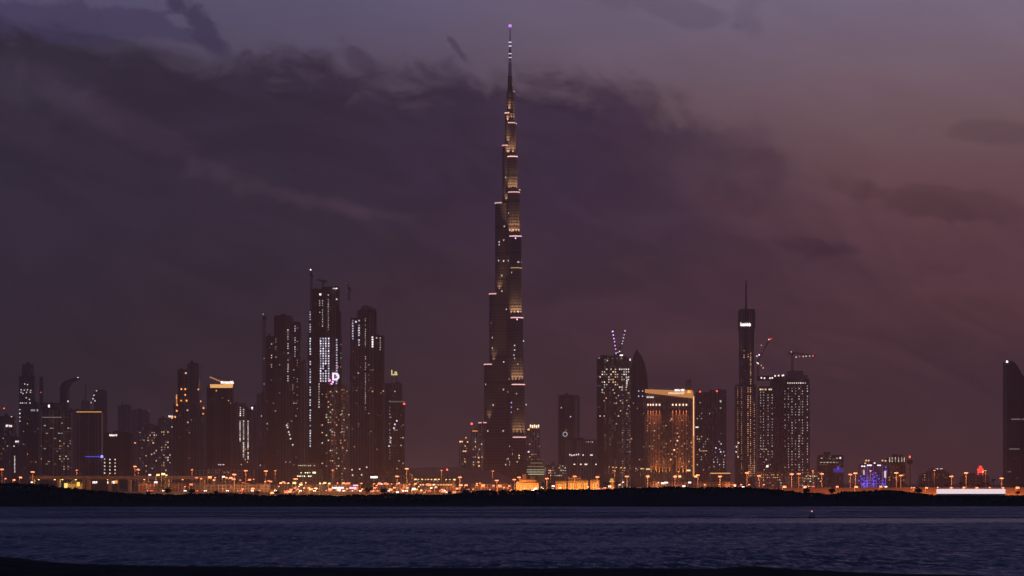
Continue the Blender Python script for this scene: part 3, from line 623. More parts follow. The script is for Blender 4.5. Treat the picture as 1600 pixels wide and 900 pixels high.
b.col(513, 461, 517, 3.6, WHITE, .6, 1.4, 1.9, -.4, .8)
b.col(484, 487, 519, 3.9, COOL, 1.0, 2., 2., 8.6, .85); b.col(484.5, 529, 700, 4.0, COOL, 1.2, 2., 2.2, 3.6, .86); b.col(526.5, 486, 519, 3.9, COOL, 1.2, 2.4, 2.6, 4.6, .95); b.col(526, 531, 600, 4.0, COOL, 1.0, 2.2, 2.2, 1.6, .92); b.col(532, 531, 576, 7, WHITE, .5, 1.5, 2, 5.6, .7)
b.row(450.8, 521, 527, 2.6, WHITE, 1.6, 1.8, 1.8, -1, 1); b.win(500.5, 460, WHITE, 2.2, 3, 3, -.6); b.win(526, 467.5, WHITE, 1.2); b.col(498.5, 600, 640, 4, WHITE, .8, 1.8, 2, -.4, .8)
def glyph(root, text, loc, size, mat, name='sign_letter', depth=.5, bold=.02):
    cu = bpy.data.curves.new(name, 'FONT'); cu.body = text; cu.size = size; cu.extrude = depth; cu.offset = bold; cu.align_x = 'CENTER'; cu.align_y = 'CENTER'
    tmp = bpy.data.objects.new('tmp', cu); COL.objects.link(tmp); dg = bpy.context.evaluated_depsgraph_get(); me = bpy.data.meshes.new_from_object(tmp.evaluated_get(dg)); bpy.data.objects.remove(tmp)
    me.materials.clear(); me.materials.append(mat); o = bpy.data.objects.new(name, me); COL.objects.link(o); o.parent = root; o.location = loc; o.rotation_euler = (R(90), 0, 0); return o
D = glyph(b.root, 'D', (b.X(524.5), -2.2, b.Z(589)), 14, em((.95, .75, 1), 1.6), bold=.6); D.data.transform(Matrix.Shear('XY', 4, (.25, 0)) if False else Matrix.Identity(4))
b.win(515.5, 594.5, (1, .3, .75), 2.6, 3, 3, -2); b.win(520, 597, (1, .4, .8), 2.6, 3, 3, -2); b.win(528, 573, (1, .2, .4), 1, 2, 2); b.win(518, 600, LILAC, 2, 3, 2.4, -2); b.done()
b = Bld('apartment_tower', 'broad lower tower full of small warm windows in front of the letter D tower', 'tower', 522, 4100, facade(.20, .8, .55, 4.2, 3.7, .12)); b.vol(500, 545, 604, dy=0, dep=30, shape='oct'); b.vol(505, 538, 601, 604, dy=5, dep=20, roof=False, name='roof_crown'); b.scatter(502, 544, 610, 735, 60, (WARM, GREENY, (1, .45, .25)), .7, 1.8, 1.6, -.3)
b = Bld('residential_tower', 'right of the three dark high-rises under construction, with a jumbled roof frame', 'tower', 573, 4650, fm()); damac(b, [(547, 562, 497, 5, 22), (557.5, 588, 487, 0, 28), (583, 600, 525, 4, 22), (546, 556, 560, 9, 20, facade(.01, .5, .3, wall=.25, glass=.1))])
g = MB()
for q in range(16): x_ = 558 + q * 1.9; g.box(b.X(x_), b.X(x_) + 1.0, 3 + (q % 3) * 6, 4.5 + (q % 3) * 6, b.Z(487), b.Z(487 - (3 + 6 * math.sin(math.pi * min(1, q / 15)) * (.6 + .4 * ((q * 7) % 5) / 5))))
g.box(b.X(559), b.X(588), 8, 20, b.Z(485), b.Z(483.5)); g.box(b.X(565), b.X(580), 8, 18, b.Z(487), b.Z(478.5)); g.build('roof_frame', M['concrete'], b.root)
b.col(551, 501, 530, 4, COOL, .8, 2, 2.2, 4.6, .75); b.col(561, 501, 545, 3.8, COOL, 1.2, 2.2, 2.2, -.4, .8); b.col(571, 498, 640, 3.3, WHITE, .45, 1.4, 1.7, -.4, .85); b.col(582, 527, 548, 3.6, WHITE, 1.6, 2.4, 2.4, -.4, .95); b.col(594, 528, 548, 3.6, WHITE, .5, 1.6, 2, 3.6, .9)
b.win(556, 502.5, WHITE, 1.4, 2.4, 2.4, 4.6); b.win(588.5, 528, WHITE, .7); b.win(560, 583, WHITE, .5); b.win(582, 611.5, WARM, .7); b.win(600 - 1, 611, WARM, .7); b.scatter(549, 598, 560, 735, 22, (WARM, WHITE), .3); b.done()
b = Bld('sign_tower', 'square tower with yellow rooftop letters right of the three construction towers', 'tower', 614, 5400, facade(.015, .6, .5)); b.vol(600, 628, 600, dep=26); b.pole(612, 587, 601, 1.2, 4); b.pole(619, 587, 601, 1.2, 4); glyph(b.root, 'La', (b.X(615.8), 2, b.Z(582.5)), 11.5, em((1, .85, .3), 1.0), bold=.35)
b.win(617, 611.5, WARM, .9)
b = Bld('pale_roofed_tower', 'slim tower with a pale roof edge and a red corner light below the yellow letters', 'tower', 620, 4800, facade(.03, .4, .6, wall=.12)); b.vol(608, 632, 628, dep=22); b.band(609, 632, 627.5, WHITE, .10, 2); b.beacon(631.5, 631, RED, 4, 1.5, -1); b.col(607.5 + 1.5, 627, 722, 5, COOL, .25, 1.8, 2)
for px, py in ((619, 657.5), (614.5, 669), (609.5, 684), (608.5, 691), (607, 697), (616, 663)): b.win(px + 1, py, COOL, 1.6, 2.2, 2.2)
b.scatter(609, 631, 650, 735, 12, (WHITE, WARM), .5)
b = Bld('podium', 'stepped low building with rows of greenish-white lit windows below the left construction towers', 'podium', 483, 4000, facade(.12, .4, .5, 4, 3.5)); b.vol(462, 502, 741.5, dep=40); b.vol(472, 500, 733, 741.5, dy=6, dep=30); b.row(744, 462, 486, 3.4, GREENY, 2.4, 1.8, 1.4, -.3); b.row(738.6, 470, 485, 3.4, GREENY, 1.8, 1.8, 1.4, 5.7); b.win(490.5, 738.5, GREENY, 2.6, 4.4, 2.2, 5.7); b.row(727.5, 467, 494, 3, GREENY, .8, 1.6, 1.2, -.3, .9)
b.vol(464, 496, 724, 733, dy=11, dep=20)
b = T('low_block', 'dark low building with a bright white roof sign beneath the right construction tower', 'office block', 545, 600, 746, 3600, facade(.03, .6, .5), dep=50); b.vol(548, 640, 741, dy=60, dep=50); b.sign(579, 590, 743.5, 747, WHITE, 3.2, dy=-.5, letters=5)
for px, py in ((550, 734), (562, 733), (573, 730), (551, 742.5), (565, 742)): b.win(px, py, WHITE, .9, 1.8, 1.8)
b = T('hazy_tower', 'faint mid-height hazy block left of the letter D tower', 'tower', 469, 482, 640, 6800, facade(.04)); 
b = T('hazy_block', 'faint low hazy block at the foot of the left construction tower', 'apartment block', 400, 440, 700, 5600, facade(.10, .8, .7, 5, 4)); b.scatter(402, 440, 705, 740, 16, (WARM, WHITE), .6)
b = T('low_block', 'warm low block behind the street lamps under the crowned tower', 'apartment block', 300, 395, 733, 4300, facade(.12, .9, .8, 5, 4, .25), dep=40)
b = T('hazy_block', 'hazy apartment block spotted with lights behind the white-dotted curved tower', 'apartment block', 385, 420, 668, 7600, facade(.14, .8, .9, 5, 4.6))

# around the tallest tower
b = Bld('stepped_hotel', 'stepped low hotel with warm roof lights just left of the tallest tower', 'hotel', 733, 5200, facade(.10, .9, .7, 4.5, 3.8, .25)); b.vol(717.5, 739, 690, dep=30); b.vol(736, 748, 673, dy=5, dep=26); b.vol(746, 756, 661 + 2, dy=9, dep=22); b.beacon(737, 662, RED, 5, 1.7, 4); b.pole(737, 663, 673, .9); b.band(738, 746, 673.3, AMBER, 1.2, 1.4, 5)
for px, py, s_ in ((719, 690, 2.6), (722, 690, 2), (730.5, 690.5, 1.6), (728, 684, 1.2), (727, 697, .9), (727, 705, 1.6), (724, 705, 1.3), (727, 722, .7), (739, 702, .8), (748, 715, 1.6), (748, 722, 1.2), (748.5, 728, 2), (753, 714, .7)): b.win(px, py, WARM, s_, 2.4, 2.4, -.3 if px < 739 else 4.7)
b.scatter(738, 754, 676, 730, 12, (WARM, WHITE), .8, dy=4.5); b.scatter(718, 738, 695, 735, 8, (WARM, WHITE), .5)
b = Bld('hotel', 'slim tower with a blazing square crown just right of the tallest tower', 'hotel', 835, 5600, facade(.10, .8, .55, 4.5, 4, .25)); b.vol(822, 844, 670, dep=26); b.vol(828, 843, 668, 670, dy=2, dep=14, roof=False)
for q in range(5): b.win(829 + q * 3.1, 665.5 + (q % 2) * .8, (1, .75, .5), 2.4, 2.6, 5, 1.5, 'crown_light')
b.band(828, 843, 669, (1, .45, .15), 1.2, 1.3, 1.4); b.win(826, 671, AMBER, 2.6, 4, 3); b.win(826, 706, WHITE, 1.8, 3, 2.4); b.win(843, 697.5, RED, .9, 2, 2); b.scatter(823, 843, 676, 740, 24, (WARM, (1, .4, .2)), .6)
b = Bld('terraced_building', 'low curved building with lit stacked terraces right of the tallest tower base', 'podium', 837, 4500, facade(.05, .9, .5)); b.vol(822, 851, 722, shape='bow', dep=30)
for q, (py, a, c) in enumerate(((723.5, 829, 848), (729, 824, 850), (734, 823, 851), (737.5, 823, 851), (741, 825, 850))): b.band(a, c, py, GREENY, .22 + .14 * q * (q > 1), .9, -4.2, 'terrace_edge')
b = T('low_block', 'low block sprinkled with pale windows right of the lit stacked terraces', 'apartment block', 852, 886, 727, 4700, facade(.25, .5, .55, 3.6, 3.4)); b.scatter(856, 884, 729, 745, 22, (GREENY, WHITE), .7, 1.6, 1.6)
b = Bld('dark_tower', 'lone dark tower with a small ring of light, right of the tallest tower', 'tower', 885, 6300, facade(.006, .5, .5, wall=.06)); b.vol(872.5, 897, 617.5, dep=26, shape='box'); b.vol(895, 906, 619, dy=5, dep=24, mat=facade(.006, .5, .4, wall=.3, glass=.12))
a8 = [2 * math.pi * i / 10 for i in range(10)]; g = MB()
for q in a8: g.box(b.X(883) + 4 * math.cos(q) - .7, b.X(883) + 4 * math.cos(q) + .7, -.6, 0, b.Z(678.5) + 4 * math.sin(q) - .7, b.Z(678.5) + 4 * math.sin(q) + .7)
g.build('ring_sign', em(COOL, 1.1), b.root); b.win(877, 637, WHITE, .9, 2.4, 2.4); b.win(891.5, 651, WHITE, 1.2, 2.4, 2.4); b.win(884.5, 672, WARM, .5)
b = T('hazy_block', 'wide hazy low building with two rows of white lights right of the ring-lit tower', 'office block', 884, 938, 688, 5500, facade(.02, .5, .4, wall=.2, glass=.1), dep=50)
for px in (890.5, 893.5, 897, 900.5, 904, 911, 923, 925): b.win(px, 710 + (px % 2), WHITE, 1.3, 2.4, 2.6)
for px in (897.5, 907.5, 914.5, 916.5, 931.5, 941 - 2): b.win(px, 725.5, (1, .8, .5), 2, 2.8, 2)
b.row(682.5 + 8, 916, 928, 3.2, WHITE, .5, 2, 2)
b = Bld('round_cornered_tower', 'tower dotted with white and warm windows and topped by two lilac-lit cranes', 'tower', 960, 5200, facade(.16, .45, .65, 3.9, 3.7, .08)); b.vol(933, 986, 560, dep=44, shape='oct', ch=.2); MB().cyl(b.X(959.5), 22, 24, 20, b.Z(560), b.Z(556), 20, .85).build('crown', M['dark'], b.root)
b.row(559.6, 936, 984, 7, GREENY, .5, 3, 1, -.2); b.win(971, 555, WHITE, 2.2, 6, 2.4, 2); b.win(984.5, 562, WHITE, 1.4, 2.4, 4); b.win(949, 563.5, WHITE, 1)
b.scatter(936, 984, 575, 612, 70, (WHITE, (1, .9, .75), WARM), 1.0, 2.2, 2.2, -.3, 3.4, 4); b.scatter(936, 984, 612, 665, 22, (WHITE, WARM), .7, 2.2, 2., -.3); b.col(979.5, 590, 602, 2.4, WHITE, 1.6, 2, 2, -.3, 1, 0); b.done()
b = Bld('bullet_tower', 'dark unlit tower tapering to a curved point behind the orange hotel', 'tower', 997, 5700, facade(.003, .5, .3, wall=.05, glass=.03, rough=.25))
out = [(984.5, 752), (1012.5, 752), (1012.5, 604), (1011.5, 590), (1009.5, 577), (1006.5, 565), (1002, 555), (995, 545.5), (991, 553), (988, 565), (986, 580), (985, 596), (984.5, 612)]
MB().front([(b.X(x), b.Z(y) if y < 752 else 0) for x, y in out], 0, 24).build('wall', b.mat, b.root); MB().box(b.X(994.3), b.X(995.1), -1, 24, b.Z(604), b.Z(549)).build('fin', M['steel'], b.root); b.scatter(988, 1008, 620, 740, 10, (WARM, WHITE), .4)
b.win(998, 611, COOL, 1, 2, 2.4); b.win(1004 , 611, COOL, 1, 2, 2.4); b.win(998, 619, COOL, 1.2, 2, 2.4); b.win(1004, 619, COOL, 1.2, 2, 2.4); b.win(986.5, 685.5, AMBER, 1.4, 2.4, 2.4); 
# the orange floodlit hotel
YH2 = 5000; b = Bld('hotel', 'wide orange-floodlit hotel with a glowing slanted roof wedge and a lit right edge', 'hotel', 1046, YH2, facade(.16, .97, .6, 3.8, 3.5, .12, (1, .7, .5), glass=.05, dim=.02)); b.vol(1008, 1083.5, 621, dep=30, roof=False)
b.vol(1009, 1080, 616, 621, dy=4, dep=22, roof=False, name='attic')
MB().front([(b.X(1008), b.Z(613.5)), (b.X(1083), b.Z(622.5)), (b.X(1083), b.Z(612)), (b.X(1081), b.Z(609.5)), (b.X(1060), b.Z(610)), (b.X(1008), b.Z(608.2))], -2.2, 8).build('roof_wedge', em((1, .42, .13), .62), b.root)  # floodlight on the wedge is put into its own emission
b.sign(1054, 1070.5, 607.5, 611.3, WHITE, 2.2, dy=-2.4, letters=7); b.sign(1044, 1070, 612, 616, (1, .7, .5), 1.3, dy=-2.4, letters=11); b.beacon(1076.5, 612, AMBER, 2, 2.6, -2.6)
b.band(1082.6, 1084.8, 682, (1, .35, .10), 1.0, 121, -.6, 'edge_light'); b.band(1083.2, 1084.1, 650, (1, .6, .3), 1.8, 60, -1.3, 'edge_light')
b.vol(1072, 1081, 595, 609, dy=14, dep=10, roof=False, name='stair_head', slant=4); b.sign(1010.5, 1021.5, 619, 621.8, WHITE, 1.3, dy=-.4, letters=5)
for px in (1012.5, 1016.5, 1020.5, 1025.5, 1030.5, 1051, 1056.5, 1062, 1067.5, 1072.5):
    b.win(px, 632.5, (1, .6, .45), 2.6, 2.4, 3, -1.2, 'facade_lamp'); b.spot(px, 634, False, 50000, (1, .27, .10), dy=-3.2, size=30, lean=.05)
    MB().box(b.X(px) - .5, b.X(px) + .5, -1.0, -.01, 0, b.Z(635)).build('light_streak_fin', M['sand'], b.root)  # pale fin added so the downlight draws a visible streak
for px in (1018, 1025, 1030, 1035.5, 1040.5, 1046.5, 1057, 1062, 1067, 1072):
    b.spot(px, 745.5, True, 60000 * (1.4 if px in (1025, 1062) else .9), (1, .30, .07), dy=-3.2, size=30, lean=.05)
    if px not in (1025, 1030.5): MB().box(b.X(px) - .45, b.X(px) + .45, -.9, -.012, 0, b.Z(690)).build('light_streak_fin', M['sand'], b.root)  # pale fin added to catch the uplight as a streak
for px in (1055, 1062.0, 1012, 1090 - 3): b.win(px, 744.5, (1, .5, .2), 2.6, 5, 3, -2.5, 'facade_lamp')
for px, py, s_ in ((1061, 682.5, 1), (1058.5, 688.5, 2.4), (1056.5, 694.5, 2.4), (1053.5, 703, 3.2), (1057, 706, 1.4), (1050.5, 709.5, 1.4), (1048, 718, 1.8), (1067.5, 724, 1), (1049.5, 654.5, 1), (1080, 691.5, .9), (1063, 716.5, .6)): b.win(px, py, (1, .45, .28), s_, 2.4, 2.6, -.3)
b.win(1012.5, 733, (1, .8, .5), 1.6, 6, 2.6, -.4); b.win(1076, 735, (1, .8, .5), 1.6, 6, 2.6, -.4); b.scatter(1010, 1080, 655, 730, 50, ((1, .4, .15), WARM), .7, 2, 2, -.3, 3.6, 4)
lamp('POINT', b.root, (b.X(1046), -40, 25), 3000, (1, .4, .15), 2)
b = T('dark_tower', 'dark narrow tower with a red roof light touching the orange hotel', 'tower', 1087, 1109, 614, 5400, facade(.08, .8, .45)); b.beacon(1094, 611.8, RED, 3, 1.6); b.win(1089, 667.5, WHITE, 1.4, 6, 2.4); b.row(704.5, 1091, 1105, 2.6, WARM, .8, 2.6, 1.6); b.win(1094, 629, WARM, .6); b.scatter(1088, 1108, 640, 740, 26, (WARM, GREENY), .6)
b = Bld('ribbed_tower', 'hazy ribbed tower with a slanting line of white lights left of the spire', 'tower', 1121, 5800, facade(.04, .6, .5, wall=.2, glass=.06)); b.vol(1109, 1135, 610, dep=30); b.beacon(1120, 611, RED, 3, 1.6, -1)
for q in range(5): MB().box(b.X(1110.5 + q * 5.6), b.X(1112 + q * 5.6), -1.2, .1, 0, b.Z(611)).build('rib', M['dark'], b.root)
b.win(1126, 627, GREENY, .9, 3, 4); b.win(1126, 637.5, GREENY, .4, 3, 3)
for px, py in ((1123, 690), (1118.5, 700), (1117, 706.5), (1127, 693.5), (1126, 706), (1116, 722), (1116.5, 729), (1141 - 8, 712)): b.win(px, py, COOL, 1.6, 2.4, 2.4, -.3)
b.scatter(1110, 1134, 700, 738, 16, (COOL, WHITE), .7)
b = T('low_block', 'long low podium with an orange lit edge between the ribbed tower and the spired tower', 'podium', 1110, 1142, 739, 4600, facade(.08, .9, .6)); b.band(1110, 1141, 739.5, (1, .5, .15), 1.1, 1.2)

b = Bld('spired_tower', 'tall slim tower with a spire, white sign near the top and orange dotted columns', 'skyscraper', 1166.5, 5500, facade(.03, .9, .5, 4, 3.8, .12))
b.vol(1154.5, 1180, 485, 514, dy=0, dep=26, roof=False, name='crown'); b.vol(1156, 1178.5, 514, 602, dy=2, dep=24, roof=False); b.vol(1149.5, 1181.5, 602, dy=-2, dep=30, roof=True); b.vol(1162, 1171, 520, 600, dy=.5, dep=5, roof=False, name='bay')
b.pole(1166.5, 438, 486, 2.6, 12, 'spire', w2=1.4); b.vol(1156, 1179, 482.5, 485, dy=3, dep=18, roof=False, name='parapet'); b.sign(1156.8, 1173, 504, 509.5, WHITE, 2.4, dy=-.3, letters=5)
for x_, y0, y1 in ((1162.5, 548, 560), (1173, 552, 600), (1169, 554, 560)): b.col(x_, y0, y1, 3.4, WARM, .9, 1.8, 1.8, 0, .85, .2)
for x_, y0, y1, s_ in ((1152.5, 606, 715, .55), (1158.5, 606, 740, .5), (1168.5, 606, 715, 1.0), (1172.5, 606, 740, 1.0), (1178.5, 620, 740, .6)): b.col(x_, y0, y1, 3.1, (1, .5, .25), s_, 1.5, 1.7, -2.4, .85, .1)
for px, py in ((1154, 692), (1150.5, 698), (1145 + 5, 706), (1153, 714)): b.win(px, py, WHITE, 1.5, 2.2, 2.2, -2.4)
for q in range(7): b.row(724 + q * 3.2, 1170, 1181, 2.2, (1, .5, .25), .6, 1.8, 1.2, -2.4, .8)
b.done()
b = Bld('residential_tower', 'pale window-dotted tower with a row of crown lights right beside the spired tower', 'tower', 1200, 5300, facade(.10, .5, .55, 3.6, 3.8, .10)); b.vol(1185, 1210, 606, dep=26); b.vol(1187, 1208, 603, 606, dy=3, dep=16, roof=False); b.vol(1206, 1224, 590, dy=16, dep=20, mat=facade(.01, .5, .4, wall=.12)); b.vol(1184, 1224, 586.5, 594, dy=12, dep=14, roof=False, name='roof_frame', mat=M['dark'])
b.row(608.5, 1188, 1207, 2.8, (1, .8, .45), 1.1, 2.4, 2.6)
for x_ in (1188.5, 1193, 1200, 1206.5): b.col(x_, 613, 715, 4.2, WHITE, .5 if x_ != 1206.5 else .6, 1.5, 1.9, -.3, .72, .4)
for px, py in ((1190.5, 590), (1195.5, 590.5), (1204, 590.5), (1207.5, 590), (1212, 587), (1217.5, 586.5), (1225 - 1.5, 586.5), (1229 - 4, 586)): b.win(px, py, WHITE, 1.8, 2.6, 2.6, 11.6)
b.win(1199, 728.5, (1, .8, .7), 2.6, 3.4, 3.4, -.4); b.scatter(1186, 1209, 700, 742, 16, (WARM, WHITE), .7); b.done()
b = Bld('residential_tower', 'dark window-dotted high-rise with a ragged unfinished top under the long-armed crane', 'tower', 1244, 5300, facade(.13, .7, .45, 3.8, 3.9, .09)); b.vol(1223, 1266, 593, dep=34, shape='oct', ch=.12); b.vol(1226, 1262, 586, 593, dy=4, dep=26, roof=False, name='roof_frame', mat=M['concrete']); b.vol(1231, 1256, 579, 586, dy=8, dep=18, roof=False, name='roof_frame', mat=M['concrete'])
b.row(598.5, 1231, 1264, 3.4, WHITE, 1.1, 2.4, 2)
for x_, s_ in ((1226.5, .5), (1232, .6), (1237.5, .8), (1243, .6), (1248.5, 1.2), (1254, .7), (1261.5, 1.1)): b.col(x_, 603, 735, 4.1, WHITE, s_ * .7, 1.5, 1.9, -.3, .66, .5)
b.done()
b = T('apartment_block', 'low warm-lit block at the feet of the two window-dotted towers', 'apartment block', 1184, 1285, 737, 4400, facade(.22, .85, .6, 3.6, 3.4, .25), dep=40); b.scatter(1188, 1222, 740, 752, 30, ((1, .5, .2),), .7, 1.8, 1.2); b.scatter(1255, 1284, 742, 752, 24, (GREENY, (1, .8, .4)), 1.0, 2, 1.2)
b = T('office_block', 'square mid-rise with lit floors and a blue lower panel right of the dotted towers', 'office block', 1279, 1318, 712, 4700, facade(.16, .5, .5, 4.6, 4, .12)); b.win(1313, 715.5, COOL, 1.6, 2.6, 3); b.band(1302, 1318, 735, BLUE, .25, 6, -.1, 'blue_panel'); b.band(1308, 1311, 731, BLUE, .7, 5, -.7, 'blue_panel'); b.row(722.5, 1283, 1310, 5, GREENY, .5, 3.5, 1.6); b.row(716, 1284, 1308, 6, WHITE, .35, 3.5, 1.6)
b = Bld('blue_lit_hotel', 'low hotel lit deep blue with white lights along its roofline', 'hotel', 1364, 4300, facade(.12, .3, .5, 4, 3.6, .3, (.8, .8, 1.1))); b.vol(1345, 1385, 726, dep=30); b.vol(1350, 1360, 720, 726, dy=2, dep=12, roof=False); b.vol(1377, 1386, 720, 726, dy=2, dep=12, roof=False)
for px, py in ((1353.5, 719.5), (1357.5, 719.5), (1379, 719.5), (1384, 720), (1352, 724)): b.win(px, py, WARM, 1.5, 2.2, 1.8, 1.5)
for px, py in ((1356, 727), (1358.5, 727), (1361, 727), (1366.5, 723.5), (1372, 727), (1375, 727), (1347, 728.5), (1350.5, 728.5)): b.win(px, py, (1, .8, 1), 2, 2.4, 1.8, -.3)
b.band(1381.5, 1384.5, 741, (1, .75, .8), 1., 8.5, -.4, 'lit_panel'); b.band(1348.5, 1351, 738, (1, .7, .6), .8, 6, -.4, 'lit_panel')
for px, py in ((1344.5, 744), (1347, 748), (1363, 741), (1366, 745), (1368, 739), (1363, 748), (1370, 743), (1384, 730), (1385, 736), (1342, 751), (1360, 736), (1373, 748), (1355, 751), (1366, 751)): b.win(px, py, BLUE, 1.0, 2.4, 2, -.3)
for px in (1350, 1365, 1380): lamp('POINT', b.root, (b.X(px), -6, 6), 3200, (.25, .15, 1), .5)
b = Bld('hotel', 'dark hotel with bright uplights round its top, right of the blue one', 'hotel', 1401, 4400, facade(.05, .9, .5, wall=.2)); b.vol(1387, 1415, 716, dep=24); b.vol(1391, 1411, 712.5, 716, dy=3, dep=16, roof=False); b.vol(1396, 1404, 709.5, 712.5, dy=6, dep=8, roof=False)
for px in (1390, 1394, 1399, 1404, 1409, 1413): b.col(px, 715, 723, 2, (1, .8, .65), .9, 1.2, 1.7, -.3, 1, 0)
b.scatter(1388, 1414, 728, 750, 12, (WARM, AMBER), .5)
b = Bld('domed_hall', 'low dark hall with sloping sides and a strip of white roof lights, right side', 'hall', 1460, 4500, facade(.10, .9, .35, 4, 3.4, .16))
MB().front([(b.X(x), b.Z(y) if y < 752 else 0) for x, y in ((1434, 752), (1488, 752), (1485, 741), (1476, 735), (1474, 731.5), (1456, 731.5), (1452, 736), (1440, 742))], 0, 30).build('wall', b.mat, b.root); b.row(732.5, 1458, 1474, 2.3, WHITE, 1.0, 1.8, 1.2, -.3); b.scatter(1440, 1484, 740, 750, 18, (AMBER, WARM), .5, 1.6, 1.2)
b = Bld('curved_tower', 'dark glass tower at the right edge with a roof sweeping down to the right', 'tower', 1592, 4300, facade(.004, .5, .4, 4, 4.2, .07, glass=.05, rough=.3))
out = [(1573, 752), (1625, 752), (1625, 612), (1610, 597), (1600, 588), (1597, 585), (1593, 577), (1588, 569), (1584, 565), (1578, 563.5), (1573, 565)]
MB().front([(b.X(x), b.Z(y) if y < 752 else 0) for x, y in out], 0, 34).build('wall', b.mat, b.root); b.beacon(1573.3, 565, WHITE, 2.4, 1.5, -1)
b.band(1580, 1602, 655, WHITE, .16, 1.5, 0, 'lit_floor'); b.band(1577, 1593, 701.5, WHITE, .14, 1.5, 0, 'lit_floor'); b.band(1574, 1580, 737, WHITE, .12, 1.2, 0, 'lit_floor')
MB().box(b.X(1594.5), b.X(1596), -.8, .2, 0, b.Z(590)).build('fin', M['dark'], b.root)
b = T('low_block', 'low orange-lit building carrying a red roof sign at the right side', 'hall', 1505, 1545, 744, 4200, facade(.06, .95, .5, wall=.3), dep=30)
g = MB(); X, Z = b.X(1532.5), b.Z(735)
for r_, zz in ((2.2, 4.4), (4.4, 1.2), (4.0, -1.8)): g.cyl(X, 3, r_, r_ * .8, Z + zz - 1.3, Z + zz + 1.3, 10)
g.bar((X - 3, 3, b.Z(744)), (X - 3, 3, Z), .5).bar((X + 3, 3, b.Z(744)), (X + 3, 3, Z), .5); g.build('sign', em((1, .05, .03), 2.2), b.root); b.win(1536, 737, WARM, 1.6)

# floodlit low sandstone buildings by the shore
def villa(label, x0, x1, top, Y, parts, n, name='shore_building'):
    b = Bld(name, label, 'low building', (x0 + x1) / 2, Y, M['sand']); b.vol(x0, x1, top, dep=14, mat=M['sand'])
    for a, c, tp in parts: b.vol(a, c, tp, top, dy=1.2, dep=9, mat=M['sand'], name='upper_storey')
    for i in range(n):
        px = x0 + (x1 - x0) * (i + .5) / n; Xc = b.X(px); g = MB(); hw = (b.X(x1) - b.X(x0)) / n * .27; zz = b.Z(top) - 2.6
        g.front([(Xc - hw, .6), (Xc + hw, .6), (Xc + hw, zz)] + [(Xc + hw * math.cos(q), zz + hw * math.sin(q)) for q in (.6, 1.2, 1.9, 2.5)] + [(Xc - hw, zz)], -.12, .1)
        g.build('arch_window', em((1, .40, .06) if i % 3 else (1, .16, .05), 1.3), b.root)
    for i in range(max(2, n // 2)):
        px = x0 + (x1 - x0) * (i + .5) / max(2, n // 2); lamp('POINT', b.root, (b.X(px), -4.5, 3.0), 850, (1, .50, .06), .3)
    return b
villa('long low yellow-floodlit building with a reddish arcade right of the tallest tower', 806, 842, 754.5, 2900, [(812, 838, 750.5)], 12)
villa('small yellow-floodlit building between the long arcade building and the bright gabled one', 868, 885, 752, 2950, [], 5)
b = villa('brightest yellow-floodlit building with a raised centre and street lamp above', 887, 919, 751, 2950, [(888, 908, 746.5)], 9)
b = villa('squat yellow-floodlit building at the right end of the floodlit group', 922, 936.5, 750.5, 2950, [], 4)
b = Bld('minaret', 'small tapering lit tower with a pointed cap right of the floodlit buildings', 'minaret', 956, 2950, M['sand']); X = b.X(956)
MB().cyl(X, 0, 2.2, 1.8, 0, b.Z(753), 10).build('shaft', M['sand'], b.root); MB().cyl(X, 0, 2.4, 2.2, b.Z(753), b.Z(751.5), 10).build('gallery', em((1, .5, .1), 1.0), b.root); MB().cyl(X, 0, 1.5, 1.2, b.Z(751.5), b.Z(747.5), 10).build('lantern', em((1, .55, .15), .7), b.root); MB().cyl(X, 0, 1.5, .1, b.Z(747.5), b.Z(743.5), 10).build('cap', M['dark'], b.root); lamp('POINT', b.root, (X, -5, 3), 900, (1, .45, .08), .3)

